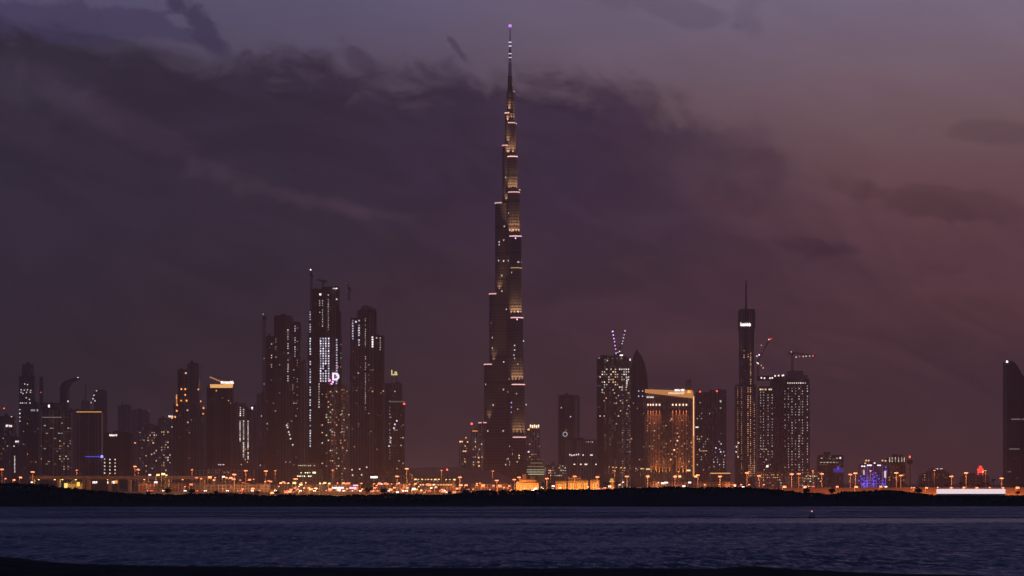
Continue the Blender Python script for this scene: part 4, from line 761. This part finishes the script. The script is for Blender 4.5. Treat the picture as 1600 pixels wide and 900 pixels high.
# long low roofs and sheds behind the shore road
for (x0, x1, tp, Y, lb, dn) in ((425, 500, 757, 3000, 'low dark shed with warm windows below the podium with greenish lights', .10), (502, 560, 757.5, 2950, 'low shed with a purple-white shopfront strip below the warm-windowed tower', .08), (590, 640, 756, 3100, 'low shed just left of the two tall lamps', .10),
                                (655, 712, 755, 3200, 'long low shed under the row of amber lights left of the tallest tower', .1), (735, 800, 756, 3300, 'low dark shed at the foot of the tallest tower', .05), (1010, 1082, 752.5, 3400, 'low dark shed in front of the orange hotel', .08), (215, 300, 754, 3000, 'low shed under the twin-slab tower', .1),
                                (1085, 1145, 753, 3300, 'low dark shed in front of the ribbed tower', .03), (300, 420, 757, 2800, 'low dark roofs in front of the crowned tower', .05)):
    b = Bld('shed', lb, 'shed', (x0 + x1) / 2, Y, facade(dn * 1.3, .9, 1.6, 3.2, 3, .22, glass=.12)); X0, X1 = b.X(x0), b.X(x1); n = max(2, int((X1 - X0) / 14)); zt = b.Z(tp)
    MB().box(X0, X1, 0, 24, 0, zt).build('wall', b.mat, b.root); g = MB()
    for i in range(n):
        a = X0 + (X1 - X0) * i / n; c = X0 + (X1 - X0) * (i + 1) / n; g.front([(a, zt), (c, zt), ((a + c) / 2, zt + 1.8)], -.6, 24.6)
    g.build('roof', M['dark'], b.root)
    for i in range(max(2, int((X1 - X0) / 22))): xx = X0 + (i + .5) * 22 if X0 + (i + .5) * 22 < X1 else X1 - 3; lamp('POINT', b.root, (xx, -6, zt * .6), 1500 * b.rng.choice((.1, .4, .7, 1.4)), SOD, .4)  # unseen point lights added to spread orange glow over the shed walls
    if 'purple' in lb: b.band(519, 537, 762.2, (1, .8, .85), 2.2, 1.2); b.band(526, 533, 765.5, (.8, .9, 1), 2.0, 1.0, 0, 'shop_window'); b.band(546, 557, 762.5, (1, .65, .9), 1.6, 1.2); b.band(552, 559, 758, (1, .6, .85), 1.6, 1.2)
    if 'amber' in lb: b.row(757.5, 657, 705, 4, (1, .5, .2), 1.3, 2, 1.2)

# ---- flyover on piers, far left
YF = 2750.0; root = empty('flyover', (PX(180, YF), YF, 1.5), 'dark elevated road on piers with yellow light underneath at the left', 'flyover')
g = MB(); xa, xb = PX(48, YF) - root.location.x, PX(330, YF) - root.location.x; zt = PZ(745.5, YF) - 1.5
g.box(xa, xb, -7, 7, zt - 1.8, zt); g.build('deck', M['concrete'], root); MB().box(xa, xb, -7.4, -7.05, zt - .6, zt + 1.0).build('parapet', M['concrete'], root)
for px in (52, 92, 132, 139, 172, 203, 262, 318): MB().box(PX(px, YF) - root.location.x - 1.1, PX(px, YF) - root.location.x + 1.1, -4, 4, 0, zt - 1.8).build('pier', M['concrete'], root)
for px, pw, c in ((60, 2500, (1, .6, .15)), (85, 3000, (1, .65, .15)), (97, 5200, (1, .65, .15)), (118, 3600, (1, .6, .12)), (168, 1800, (1, .25, .06)), (225, 1800, (1, .4, .15)), (285, 2200, (1, .3, .08))):
    lamp('POINT', root, (PX(px, YF) - root.location.x, 2, zt - 3.2), pw, c, .4); MB().box(PX(px, YF) - root.location.x - .6, PX(px, YF) - root.location.x + .6, 1.6, 2.4, zt - 2.3, zt - 1.9).build('underdeck_lamp', em(c, 5), root)
b = Bld('kiosk', 'small yellow-lit building under the flyover at the left', 'kiosk', 106, 2760, M['sand']); b.vol(99, 132, 756, dy=12, dep=6, mat=M['sand']); b.win(119.5, 756.5, (1, .6, .1), 1.4, 3, 4, 11.7); b.win(95 + 5, 759, (1, .75, .2), 1.2, 3.4, 5, 11.7)
lamp('POINT', b.root, (b.X(98), 5, 3), 2600, (1, .6, .1), .3)
b = Bld('shopfront', 'low dark shop with a white lit front under the flyover', 'shop', 163, 2900, M['dark']); b.vol(142, 184, 749.5 + 1, dep=10); b.sign(145, 152, 751.5, 755.5, WHITE, 2.6, letters=3); b.sign(168, 179, 751.5, 755.5, WHITE, 2.4, letters=5); b.win(193 - 12, 753, AMBER, 1.2, 3.5, 3, -.3)

# ---- long white lit wall at the right
YL = 2200.0; root = empty('lit_wall', (PX(1517, YL), YL, 2), 'long low glowing white wall by the shore road at the right', 'wall')
xa, xb = PX(1464, YL) - root.location.x, PX(1571, YL) - root.location.x; za, zb_ = PZ(771.5, YL) - 2, PZ(764.0, YL) - 2
MB().box(xa, xb, 0, 2, za, zb_).build('lit_panel', emitter('lit_wall_panel', (1, .80, .86), .95), root); MB().box(xa - .3, xb + .3, -.1, 2.2, zb_ + .01, zb_ + .3).build('coping', M['concrete'], root); MB().box(xa, xb, .1, 2.2, min(0, za) - 2, za - .01).build('plinth', M['concrete'], root)

# ---- communications pole
YM = 3000.0; root = empty('signal_tower', (PX(1421.5, YM), YM, 1.5), 'slender dark pole with a round platform near the top and a red lamp', 'mast')
zt = PZ(714, YM) - 1.5; MB().cyl(0, 0, 1.1, .8, 0, zt - 3, 10).build('shaft', M['steel'], root); MB().cyl(0, 0, 1.6, 3.0, zt - 6.5, zt - 4.4, 14).cyl(0, 0, 3.0, 2.2, zt - 4.4, zt - 2.6, 14).build('platform', M['dark'], root); MB().cyl(0, 0, .7, .5, zt - .7, zt + .9, 8).build('warning_lamp', em(RED, 5), root)
YM = 3600.0; root = empty('signal_tower', (PX(698.5, YM), YM, 1.5), 'short mast with a red lamp on the low rise left of the tallest tower', 'mast'); zt = PZ(734, YM) - 1.5
MB().cyl(0, 0, .9, .6, 0, zt - .8, 8).build('shaft', M['steel'], root); MB().cyl(0, 0, .9, .9, zt - .8, zt + .9, 8).build('warning_lamp', em(RED, 5), root)

# ---- tower cranes
def lattice(g, a, b, w, n, th=.35):
    a, b = Vector(a), Vector(b); d = (b - a).normalized(); u = Vector((0, 1, 0)); v = d.cross(u).normalized()
    cs = [(i * u + j * v) * w / 2 for i, j in ((-1, -1), (1, -1), (1, 1), (-1, 1))]
    for c in cs: g.bar(a + c, b + c, th)
    for i in range(n):
        p, q = a + (b - a) * i / n, a + (b - a) * (i + 1) / n
        for k_ in range(4): g.bar(p + cs[k_], q + cs[(k_ + 1) % 4], th * .7)
    return g
def crane(label, Y, dy, mast_px, base_py, top_py, jib_to, back=None, lights=(), col=(WHITE, 2), w=2.4, name='tower_crane'):
    Y += dy; X0 = PX(mast_px, Y); root = empty(name, (X0, Y, PZ(base_py, Y)), label, 'crane'); zt = PZ(top_py, Y) - PZ(base_py, Y)
    lattice(MB(), (0, 0, 0), (0, 0, zt), w, max(3, int(zt / 5)), .5).build('mast', M['steel'], root)
    jx, jz = PX(jib_to[0], Y) - X0, PZ(jib_to[1], Y) - PZ(base_py, Y)
    L = math.hypot(jx, jz - zt); jib = lattice(MB(), (0, 0, zt), (jx, 0, jz), w * .6, max(3, int(L / 5)), .45).build('jib', M['steel'], root)
    sx = -1 if jx > 0 else 1
    bx, bz = (PX(back[0], Y) - X0, PZ(back[1], Y) - PZ(base_py, Y)) if back else (sx * 9, zt + .5)
    lattice(MB(), (0, 0, zt), (bx, 0, bz), w * .6, 3, .45).build('counter_jib', M['steel'], root); MB().box(bx - 1.5, bx + 1.5, -1, 1, bz - 3, bz - .2).build('counterweight', M['concrete'], root)
    MB().box(-1.6, 1.6, -2.6, -1.0, zt - 3, zt).build('cab', M['dark'], root)
    me = MB().cyl(0, 0, .9, .9, -.8, .8, 8)
    for (px, py, c, s_) in lights: MB().cyl(PX(px, Y) - X0, -1, .95, .95, PZ(py, Y) - PZ(base_py, Y) - .9, PZ(py, Y) - PZ(base_py, Y) + .9, 8).build('crane_light', em(c, s_), jib)
crane('free-standing crane mast left of the left construction tower', 4600, 10, 412.5, 752, 496, (409.5, 490), (416, 496), [(411, 491, WHITE, .35), (413, 600, COOL, .3), (413, 560, COOL, .2)], w=3.2)
crane('tall crane mast with a white tip light left of the letter D tower roof', 4700, 8, 486.5, 486, 428, (485.5, 421.5), (488, 430), [(485.4, 421.5, WHITE, 2.2)])
crane('small crane with a level arm above the letter D tower roof', 4700, 14, 505, 449, 439, (496, 437), (510, 438.5), [])
crane('crane arm slanting up on the right shoulder of the letter D tower', 4700, 20, 545.5, 470, 449, (540, 441), (547.5, 452), [(541, 443, WHITE, .12)])
crane('small crane on the jumbled roof of the right construction tower', 4650, 14, 572, 484, 478, (588, 484), (566, 480), [])
LP = (.72, .35, 1)
crane('left of the two lilac-lit cranes crossing in a V above the window-dotted tower', 5200, 10, 964.5, 557, 551, (957.5, 517), (970, 553), [(957.3, 518, (.9, .55, 1), 3), (958.3, 523.5, LP, 2.6), (959.3, 529, LP, 2.4), (960.2, 534, LP, 2.2), (961, 540, LP, 2), (962, 545.5, LP, 1.6), (963, 552, (.9, .6, 1), 3), (965, 551, LP, 2.4)])
crane('right of the two lilac-lit cranes crossing in a V above the window-dotted tower', 5200, 24, 967.5, 557, 551, (976, 516), (961, 553), [(976.5, 517, WHITE, 1.2), (975.3, 523, LP, 1.2), (974, 528, WHITE, 1), (973, 533, LP, 1.3), (972, 537, WHITE, .8), (968, 549, WHITE, 1.3)])
crane('red-tipped crane leaning right behind the spired tower', 5300, 20, 1184.5, 586, 564, (1202, 531), (1181, 566), [(1201.2, 530.5, (1, .3, .3), 3), (1204.5, 529.5, RED, 1.6), (1189.5, 539.5, WHITE, .5), (1186, 554.5, (.9, .7, 1), 3), (1182.5, 556.5, COOL, 1.6), (1183.3, 566.5, WHITE, 3.4), (1184.5, 568, WHITE, 2), (1192.5, 575, WARM, 1.2), (1189.5, 571, WARM, .8), (1191, 549.5, RED, .4)])
crane('long-armed crane with a lit level arm above the ragged-topped high-rise', 5300, 16, 1238, 580, 551, (1273, 556), (1233, 551), [(1236.5, 549.8, WHITE, .7), (1244, 558, WHITE, 1), (1249, 557, WARM, .5), (1255, 557, WHITE, .9), (1259.5, 556.5, WHITE, 1), (1265, 556.3, WHITE, .8), (1270, 556, RED, 2.2)])

# ================================================================== STREET LAMPS
def high_mast():
    root = empty('high_mast_lamp', (0, 0, 0)); MB().cyl(0, 0, .32, .16, 0, 19.6, 8).build('pole', M['pole'], root)
    ring = MB().cyl(0, 0, .9, .9, 19.7, 19.9, 12).build('lamp_ring', M['steel'], root)
    me = MB().cyl(0, 0, .62, .5, -.55, .35, 8).mesh('luminaire', emitter('sodium_lamp', (1, .27, .14), 1.75))
    for i in range(6):
        a = i * math.pi / 3; link_mesh('luminaire', me, ring, (1.0 * math.cos(a), .9 * math.sin(a), 19.35), (0, 0, a))
    return root
def short_lamp(c, st):
    root = empty('street_lamp', (0, 0, 0)); MB().cyl(0, 0, .13, .08, 0, 8.6, 6).build('pole', M['pole'], root); MB().bar((0, 0, 8.5), (.9, 0, 8.9), .12).build('arm', M['pole'], root)
    MB().box(.1, 1.7, -.5, .5, 8.2, 9.05).build('lamp_head', emitter('street_lamp_glass', c, st), root); return root
hm = high_mast(); first = [True]
def put_high(px, py, Y, label, pw=1.0):
    z = PZ(py, Y); gz0 = 2.2; o = hm if first[0] else copy_tree(hm); first[0] = False
    o.location = (PX(px, Y), Y, gz0); s_ = (z - gz0) / 19.5; o.scale = (1, 1, s_); tag(o, label, 'street lamp', 'tall high-mast lamps along the shore')
    for ch in o.children_recursive:
        if ch.name.startswith('luminaire'): ch.scale = (1, 1, 1 / s_)
    l = lamp('POINT', None, (PX(px, Y), Y - 2.6, z - 1.6), 26000 * pw, SOD, 1.0); l.parent = o; l.matrix_parent_inverse = Matrix.Translation(o.location).inverted() if False else Matrix.Identity(4)
    l.location = (0, -7, 19.5 - 1 / s_); l.scale = (1, 1, 1 / s_)
for a in [(3, 733, 2700, 'tall orange lamp at the far left edge of the view', .8), (51, 737, 2650, 'tall whitish-orange lamp just left of the flyover end', .4), (384, 735, 2900, 'tall orange lamp below the left foot of the free-standing crane', .6), (415.5, 735.5, 2700, 'tall orange lamp below the left construction tower', 1),
          (211, 728.5, 3100, 'tall lamp right of the black office block, left one of a close pair', .5), (216, 733.5, 3000, 'tall lamp right of the black office block, right one of a close pair', .5), (366, 741, 2600, 'bright orange lamp against the foot of the crowned tower', 2.2),
          (462, 748, 2500, 'whitish bright lamp below the podium with greenish lights', 1.2), (635.5, 732, 2700, 'taller lamp of the two over the low rise right of the construction towers', 1), (620.5, 744, 2700, 'shorter lamp of the two right of the construction towers', .8), (718.5, 745.5, 2800, 'tall lamp under the stepped hotel left of the tallest tower', 1),
          (776, 750.5, 2700, 'tall lamp straight below the tallest tower', .8), (811, 745.5, 2800, 'tall lamp above the left end of the long arcade building', 1), (803.5, 749, 2900, 'smaller lamp just left of the long arcade building', .6), (854.5, 747.5, 2800, 'tall lamp at the right end of the long arcade building', 1), (898, 744, 2800, 'tall lamp over the brightest yellow building', 1),
          (933.5, 745, 2800, 'tall lamp over the squat yellow building', 1), (979.5, 744, 2700, 'tall lamp below the dark pointed tower', 1.3), (1012, 744, 2900, 'tall lamp at the left foot of the orange hotel', 1), (1054.5, 744.5, 2900, 'bright lamp at the middle foot of the orange hotel', 1.3), (1090.5, 742, 2900, 'tall lamp at the right foot of the orange hotel', .9),
          (1125, 744, 2650, 'tall lamp in front of the ribbed tower', 1), (1167, 738.5, 2800, 'tall lamp at the foot of the spired tower, left one of two', .6), (1186, 743, 2800, 'tall lamp at the foot of the spired tower, right one of two', 1), (1237, 740.5, 2650, 'tall lamp under the ragged-topped high-rise, left one of two', 1.2), (1248, 740, 2750, 'tall lamp under the ragged-topped high-rise, right one of two', .8),
          (1284, 740, 2700, 'tall lamp at the left foot of the mid-rise with the blue panel', 1), (1328.5, 741, 2800, 'dimmer lamp of the pair left of the blue hotel', .6), (1336.5, 739, 2650, 'brighter lamp of the pair left of the blue hotel', 1.1), (1400.5, 738.5, 2650, 'higher lamp of the pair left of the slender pole', 1.2), (1407.5, 742.5, 2750, 'lower lamp of the pair left of the slender pole', .9),
          (1486.5, 744, 2700, 'lone slim lamp right of the low dark hall', .7), (1509.5, 738.5, 2650, 'bright tall lamp left of the red sign', 1.3), (1565, 747, 2650, 'lone lamp left of the curved tower at the right edge', .8)]: put_high(*a)
protos = {'o': short_lamp((1, .27, .14), 1.6), 'y': short_lamp((1, .55, .22), 1.6), 'w': short_lamp((1, .75, .75), 1.8)}
used = {k_: False for k_ in protos}; cnt = [0]
def put_short(px, py, Y, kind, label, group, light=False, pw=1):
    o = copy_tree(protos[kind]) if used[kind] else protos[kind]; used[kind] = True; z = PZ(py, Y); base_ = 2.2
    o.location = (PX(px, Y), Y, base_ if z > 5 else z - 4); hgt_ = z - o.location.z; s_ = hgt_ / 8.8; o.scale = (1, 1, s_)
    for ch in o.children:
        if ch.name.startswith('lamp_head'): ch.scale = (1, 1, 1 / s_); ch.location = (0, 0, 8.78 - 8.78 / s_)
    hs = rr_.choice((.7, .9, 1.1, 1.5))
    for ch in o.children:
        if ch.name.startswith('lamp_head'): ch.scale = (hs, hs, hs / s_); ch.location = (0, 0, 8.78 - 8.78 * hs / s_)
    tag(o, label, 'street lamp', group); REP.append((o, {'o': 'small orange lamp', 'y': 'small yellow lamp', 'w': 'small white lamp'}[kind] + (' of the upper row' if py < 758.5 else ' of the middle row' if py < 766 else ' of the lowest row'), px))
    if light:
        l = lamp('POINT', o, (1, -1.2, 8.8 - 1.2 / s_), 7500 * pw, SOD if kind == 'o' else (1, .55, .2), .4); l.scale = (1, 1, 1 / s_)
rr_ = random.Random(11)
GL = 'small orange street lamp, one of the many dotted low along the shore left of the tallest tower'; GR = 'small orange street lamp, one of the evenly spaced row above the shore road at the right'; GY = 'small yellow-white street lamp, one of those clustered below the construction towers'
for px, py, kd in ((440, 753, 'o'), (449, 754.5, 'y'), (457, 754, 'y'), (470, 754, 'y'), (476.5, 754, 'y'), (498.5, 754.5, 'y'), (505, 754, 'y'), (466, 760, 'w'), (474, 762, 'y'), (483, 764, 'y'), (493, 763, 'y'), (498, 770, 'w'), (526.5, 754.5, 'o'), (534, 754.5, 'o'), (545, 755, 'o'), (563, 755, 'o'), (429, 764.5, 'o'), (452, 764.5, 'o'), (444, 768.5, 'o'), (457, 768.5, 'o'), (466, 768.5, 'o'), (487, 770, 'o'), (541, 763.5, 'o'), (564, 764, 'o'), (513, 764, 'o'), (583, 755.5, 'o'),
                   (590, 755, 'o'), (583.5, 762, 'o'), (587, 758, 'o'), (610.5, 756, 'o'), (619, 755.5, 'o'), (614, 761.5, 'o'), (607, 764.5, 'o'), (626.5, 764.5, 'o'), (638, 756.5, 'o'), (646.5, 756, 'o'), (643, 765, 'y'), (649.5, 764.5, 'o'), (656, 766, 'o'), (665, 757, 'o'), (669, 757.5, 'o'), (679, 761, 'o'), (676, 757, 'w'), (689, 764.5, 'o'), (693, 764.5, 'o'), (699.5, 757.5, 'o'), (712, 763, 'o'), (717, 757.5, 'o'), (725.5, 757.5, 'o'),
                   (728, 765, 'o'), (738, 764, 'o'), (743.5, 758, 'o'), (752, 758, 'o'), (764, 764.5, 'o'), (769.5, 758.5, 'o'), (777.5, 758.5, 'o'), (794, 759, 'o'), (798, 765, 'o'), (305, 746, 'o'), (313, 747.5, 'o'), (332.5, 749.5, 'o'), (335, 746, 'o'), (347, 744.5, 'w'), (352, 746, 'o'), (358, 746, 'o'), (362, 748, 'o'), (374, 750, 'o'), (387.5, 749, 'o'), (395, 748.5, 'o'), (413, 752, 'o'), (418, 751, 'o'), (296, 756.5, 'o'), (288, 760, 'o'), (347, 763.5, 'o'),
                   (392, 763, 'o'), (378, 764, 'o'), (241, 753, 'w'), (232, 741.5, 'w'), (258, 742, 'y'), (268, 745, 'w'), (7, 747.5, 'o'), (20, 749.5, 'o'), (48, 753, 'w'), (30, 745.5, 'o'), (325, 745, 'o'), (404, 766, 'o'), (421, 752, 'o'), (252, 740, 'y'), (244, 741.5, 'y')):
    Yq = rr_.choice((2320, 2335, 2450, 2600, 2750)); put_short(px, py, Yq, kd, GY if kd == 'y' and px > 430 else GL if kd == 'o' else 'small white street lamp, one of the few white ones scattered along the shore', 'small street lamps by the shore' if kd == 'o' else 'pale street lamps by the shore', light=(rr_.random() < .75), pw=1)
for i, px in enumerate((1223, 1255, 1306, 1335, 1374, 1423, 1427, 1445.5, 1464, 1484, 1504, 1524, 1545, 1565.5, 1587, 1606)): put_short(px, 760 + (i % 2) * .3 + (1.5 if px > 1410 else 0), 2346, 'o', GR, 'even row of lamps above the shore road at the right', True, 1.1)
for px in list(range(1100, 1215, 23)) + [1145, 1157]: put_short(px, 757, 2600, 'o', 'dim orange street lamp in the dark stretch between the orange hotel and the ragged-topped high-rise', 'lamps in front of the spired tower', True, 1)
for px, py in ((647, 748.5), (653, 748.8), (658, 748.6), (664, 748.9), (668, 748.7), (673, 748.8), (678, 748.8), (684, 748.6), (696, 749), (702, 749), (708, 749)): put_short(px, py, 3300, 'y', 'small amber lamp in the straight row on the low rise left of the tallest tower', 'row of amber lamps on the low rise')
for px in (951, 957, 962, 969.5, 975, 993, 1001, 1005): put_short(px, 729.5 + (px - 951) * .05, 4400, 'y', 'tiny white lamp in the string of lamps below the dark pointed tower', 'string of white lamps below the pointed tower')
for px, py in ((1027.5, 754), (1033, 754.5), (1038, 753.5), (1041, 754), (1066, 759), (1075, 753.5), (1147, 759), (845, 761), (862, 759), (943, 762), (950, 759.5), (966, 757), (972, 753)): put_short(px, py, 2750, 'w', 'small white street lamp in the dark strip between the floodlit buildings and the spired tower', 'white lamps right of the floodlit buildings')
for i in range(62):
    px = 425 + i * 6.2 + rr_.uniform(-3, 3); py = rr_.choice((755, 756, 760, 762, 764, 767, 769)) + rr_.uniform(-.6, .6)
    if px > 800: py -= 3
    put_short(px, py, rr_.choice((2310, 2330, 2500, 2700)), rr_.choice('ooooyw'), 'x', 'small street lamps by the shore', light=rr_.random() < .35)
for i in range(14): put_short(820 + i * 13.5 + rr_.uniform(-4, 4), 762 + rr_.uniform(-1.5, 1.5), 2700, rr_.choice('oow'), 'x', 'small street lamps by the shore', light=rr_.random() < .4)
# masts added on the plain behind the first road for an orange area glow
for i, (px, Y) in enumerate(((120, 3700), (300, 3600), (430, 3900), (520, 3700), (600, 3900), (690, 3800), (770, 4000), (860, 3900), (960, 4000), (1060, 4300), (1170, 4200), (1270, 4000), (1360, 3900), (1460, 3800), (1540, 3900))):
    o = copy_tree(hm); o.location = (PX(px, Y), Y, 2.2); s_ = 1.15; o.scale = (1, 1, s_); tag(o, 'x', 'street lamp', 'masts added for glow on the plain behind the shore road'); REP.append((o, 'added glow lamp', px))
    for ch in o.children_recursive:
        if ch.type == 'LIGHT': ch.data = ch.data.copy(); ch.data.energy = 34000
        if ch.name.startswith('luminaire'): ch.scale = (.6, .6, .5)

# ================================================================== SMALL THINGS
# channel marker on the creek
YC = 1075.0; root = empty('channel_marker', (PX(1268.5, YC), YC, 0), 'small dark channel marker with a pinkish light standing in the creek', 'buoy')
MB().cyl(0, 0, 1.1, 1.2, -.3, .5, 12).build('float', M['red'], root); g = MB()
for a in (0, 2.09, 4.19): g.bar((.8 * math.cos(a), .8 * math.sin(a), .5), (.2 * math.cos(a), .2 * math.sin(a), 2.3), .12)
for z_, r_ in ((1.0, .62), (1.6, .42)): g.cyl(0, 0, r_, r_, z_, z_ + .08, 10)
g.build('cage', M['steel'], root); MB().cyl(0, 0, .26, .22, 2.05, 2.5, 10).build('marker_light', em((1, .5, .62), 1.0), root); MB().cyl(0, 0, .30, .28, 2.55, 3.1, 10).build('top_mark', M['red'], root)

# cars on the shore road
def car():
    root = empty('car', (0, 0, 0)); g = MB()
    g.front([(-2.2, .35), (2.2, .35), (2.25, .75), (1.9, .95), (1.1, 1.02), (.5, 1.45), (-1.2, 1.47), (-1.8, 1.0), (-2.25, .95)], -.88, .88); g.build('body', M['carpaint'], root)
    MB().front([(-1.5, 1.03), (.95, 1.03), (.42, 1.4), (-1.1, 1.41)], -.9, .9).build('window', M['glass'], root)
    for x_ in (-1.35, 1.35):
        for y_ in (-.85, .85):
            g = MB(); n = 10; g.front([(x_ + .34 * math.cos(2 * math.pi * i / n), .34 + .34 * math.sin(2 * math.pi * i / n)) for i in range(n)], y_ - .1, y_ + .1); wh = g.build('wheel', M['tyre'], root); MB().front([(x_ + .2 * math.cos(2 * math.pi * i / n), .34 + .2 * math.sin(2 * math.pi * i / n)) for i in range(n)], y_ - .12, y_ + .12).build('rim', M['steel'], wh)
    for y_ in (-.65, .65): MB().box(2.2, 2.34, y_ - .28, y_ + .28, .6, .95).build('headlight', em((1, .9, .85), 14), root); MB().box(-2.34, -2.2, y_ - .28, y_ + .28, .65, .95).build('tail_light', em((1, .05, .03), 9), root)
    return root
cp = car(); fst = True; rc = random.Random(5)
for i in range(26):
    o = cp if fst else copy_tree(cp); fst = False; px = 230 + i * 24 + rc.uniform(-8, 8) if i < 20 else 830 + (i - 20) * 110; lane = rc.choice((-10, -6, -2.5, 2.5, 6, 10))
    o.location = (PX(px, YR), YR + lane, ZRX(PX(px, YR)) + .006); o.rotation_euler = (0, 0, R(-62) if i % 3 else R(118)); tag(o, 'tiny car with its lights on, one of the traffic on the shore road', 'car', 'cars on the shore road'); REP.append((o, 'tiny car on the road', px))

# trees between the lamps
def palm(rs):
    root = empty('palm_tree', (0, 0, 0)); rn = random.Random(rs); g = MB(); hh = 7.5
    for i in range(6): g.cyl(.15 * math.sin(i), 0, .26 - .02 * i, .25 - .02 * i, hh * i / 6, hh * (i + 1) / 6, 7)
    g.build('trunk', M['bark'], root); g = MB()
    for i in range(16):
        a = i * 2.4; el_ = rn.uniform(-.1, 1.0); p0 = Vector((0, 0, hh)); d = Vector((math.cos(a) * math.cos(el_), math.sin(a) * math.cos(el_), math.sin(el_)))
        side = Vector((-math.sin(a), math.cos(a), 0)); prev = p0
        for k_ in range(4):
            nx_ = prev + d * .85; d = (d + Vector((0, 0, -.33))).normalized(); w0, w1 = .42 - .07 * k_, .35 - .08 * k_; g.add([prev - side * w0, prev + side * w0, nx_ + side * w1, nx_ - side * w1], [(0, 1, 2, 3)]); prev = nx_
    g.build('crown', M['palm'], root); return root
def bushy(rs):
    root = empty('tree', (0, 0, 0)); rn = random.Random(rs); g = MB().cyl(0, 0, .35, .2, 0, 3, 7)
    for a in (0, 1.6, 3.1, 4.6): g.bar((0, 0, 2.6), (1.5 * math.cos(a), 1.5 * math.sin(a), 4.8), .2, .08)
    g.build('trunk', M['bark'], root); g = MB()
    for i in range(420):
        p_ = Vector((rn.gauss(0, 1.4), rn.gauss(0, 1.4), 5 + rn.gauss(0, 1.1))); u = Vector((rn.uniform(-1, 1), rn.uniform(-1, 1), rn.uniform(-1, 1))) * .45; v = Vector((rn.uniform(-1, 1), rn.uniform(-1, 1), rn.uniform(-1, 1))) * .45
        g.add([p_ - u - v, p_ + u - v, p_ + u + v, p_ - u + v], [(0, 1, 2, 3)])
    g.build('crown', M['leaf'], root); return root
pt, bt = palm(1), bushy(2); fp = fb = True; rt = random.Random(9)
for i, px in enumerate((1501, 1512, 1520, 1528, 1537, 1545, 1552, 945, 952, 963, 860, 848, 1480, 1440)):
    o = pt if fp else copy_tree(pt); fp = False; Y = 2560 + rt.uniform(-20, 40); s_ = rt.uniform(.9, 1.4); o.location = (PX(px, Y), Y, 2.2); o.scale = (s_,) * 3; o.rotation_euler = (0, 0, rt.uniform(0, 6))
    tag(o, 'dark palm tree, one of those near the red-signed building at the right' if px > 1400 else 'dark palm tree, one of those beside the yellow-floodlit buildings', 'palm tree', 'palms near the red sign' if px > 1400 else 'palms by the floodlit buildings'); REP.append((o, 'dark palm tree', px))
for i, px in enumerate((15, 40, 70, 232, 262, 300, 338, 402, 432, 574, 600, 702, 728, 757, 786, 1000, 1030, 1075, 1110, 1150, 1200, 1216, 1260, 1300, 1350, 1380, 1435, 1590)):
    o = bt if fb else copy_tree(bt); fb = False; Y = 2270 + rt.uniform(-20, 40); s_ = rt.uniform(.45, .8); o.location = (PX(px, Y), Y, 2.2); o.scale = (s_, s_, s_ * .9); o.rotation_euler = (0, 0, rt.uniform(0, 6))
    tag(o, 'dark bushy roadside tree, one of those standing along the near side of the shore road', 'tree', 'roadside trees along the shore road'); REP.append((o, 'dark bushy tree', px))

# ================================================================== HAZE
hz = bpy.data.materials.new('haze'); hz.use_nodes = True; t = hz.node_tree; t.nodes.clear()
v = t.nodes.new('ShaderNodeVolumePrincipled'); v.inputs['Color'].default_value = (.95, .90, .88, 1); v.inputs['Density'].default_value = 7.0e-5; v.inputs['Anisotropy'].default_value = .0
oo = t.nodes.new('ShaderNodeOutputMaterial'); t.links.new(v.outputs[0], oo.inputs['Volume'])
tag(MB().box(-3500, 3500, -300, 12500, -4, 860).build('haze', hz), kind='stuff')

number_repeats()
LATE = [(o.name, o['label']) for o in sc.objects if o.parent is None and 'label' in o and not 4 <= len(o['label'].replace('-', ' ').split()) <= 16]
for q in LATE: print('LABEL', len(q[1].split()), q)
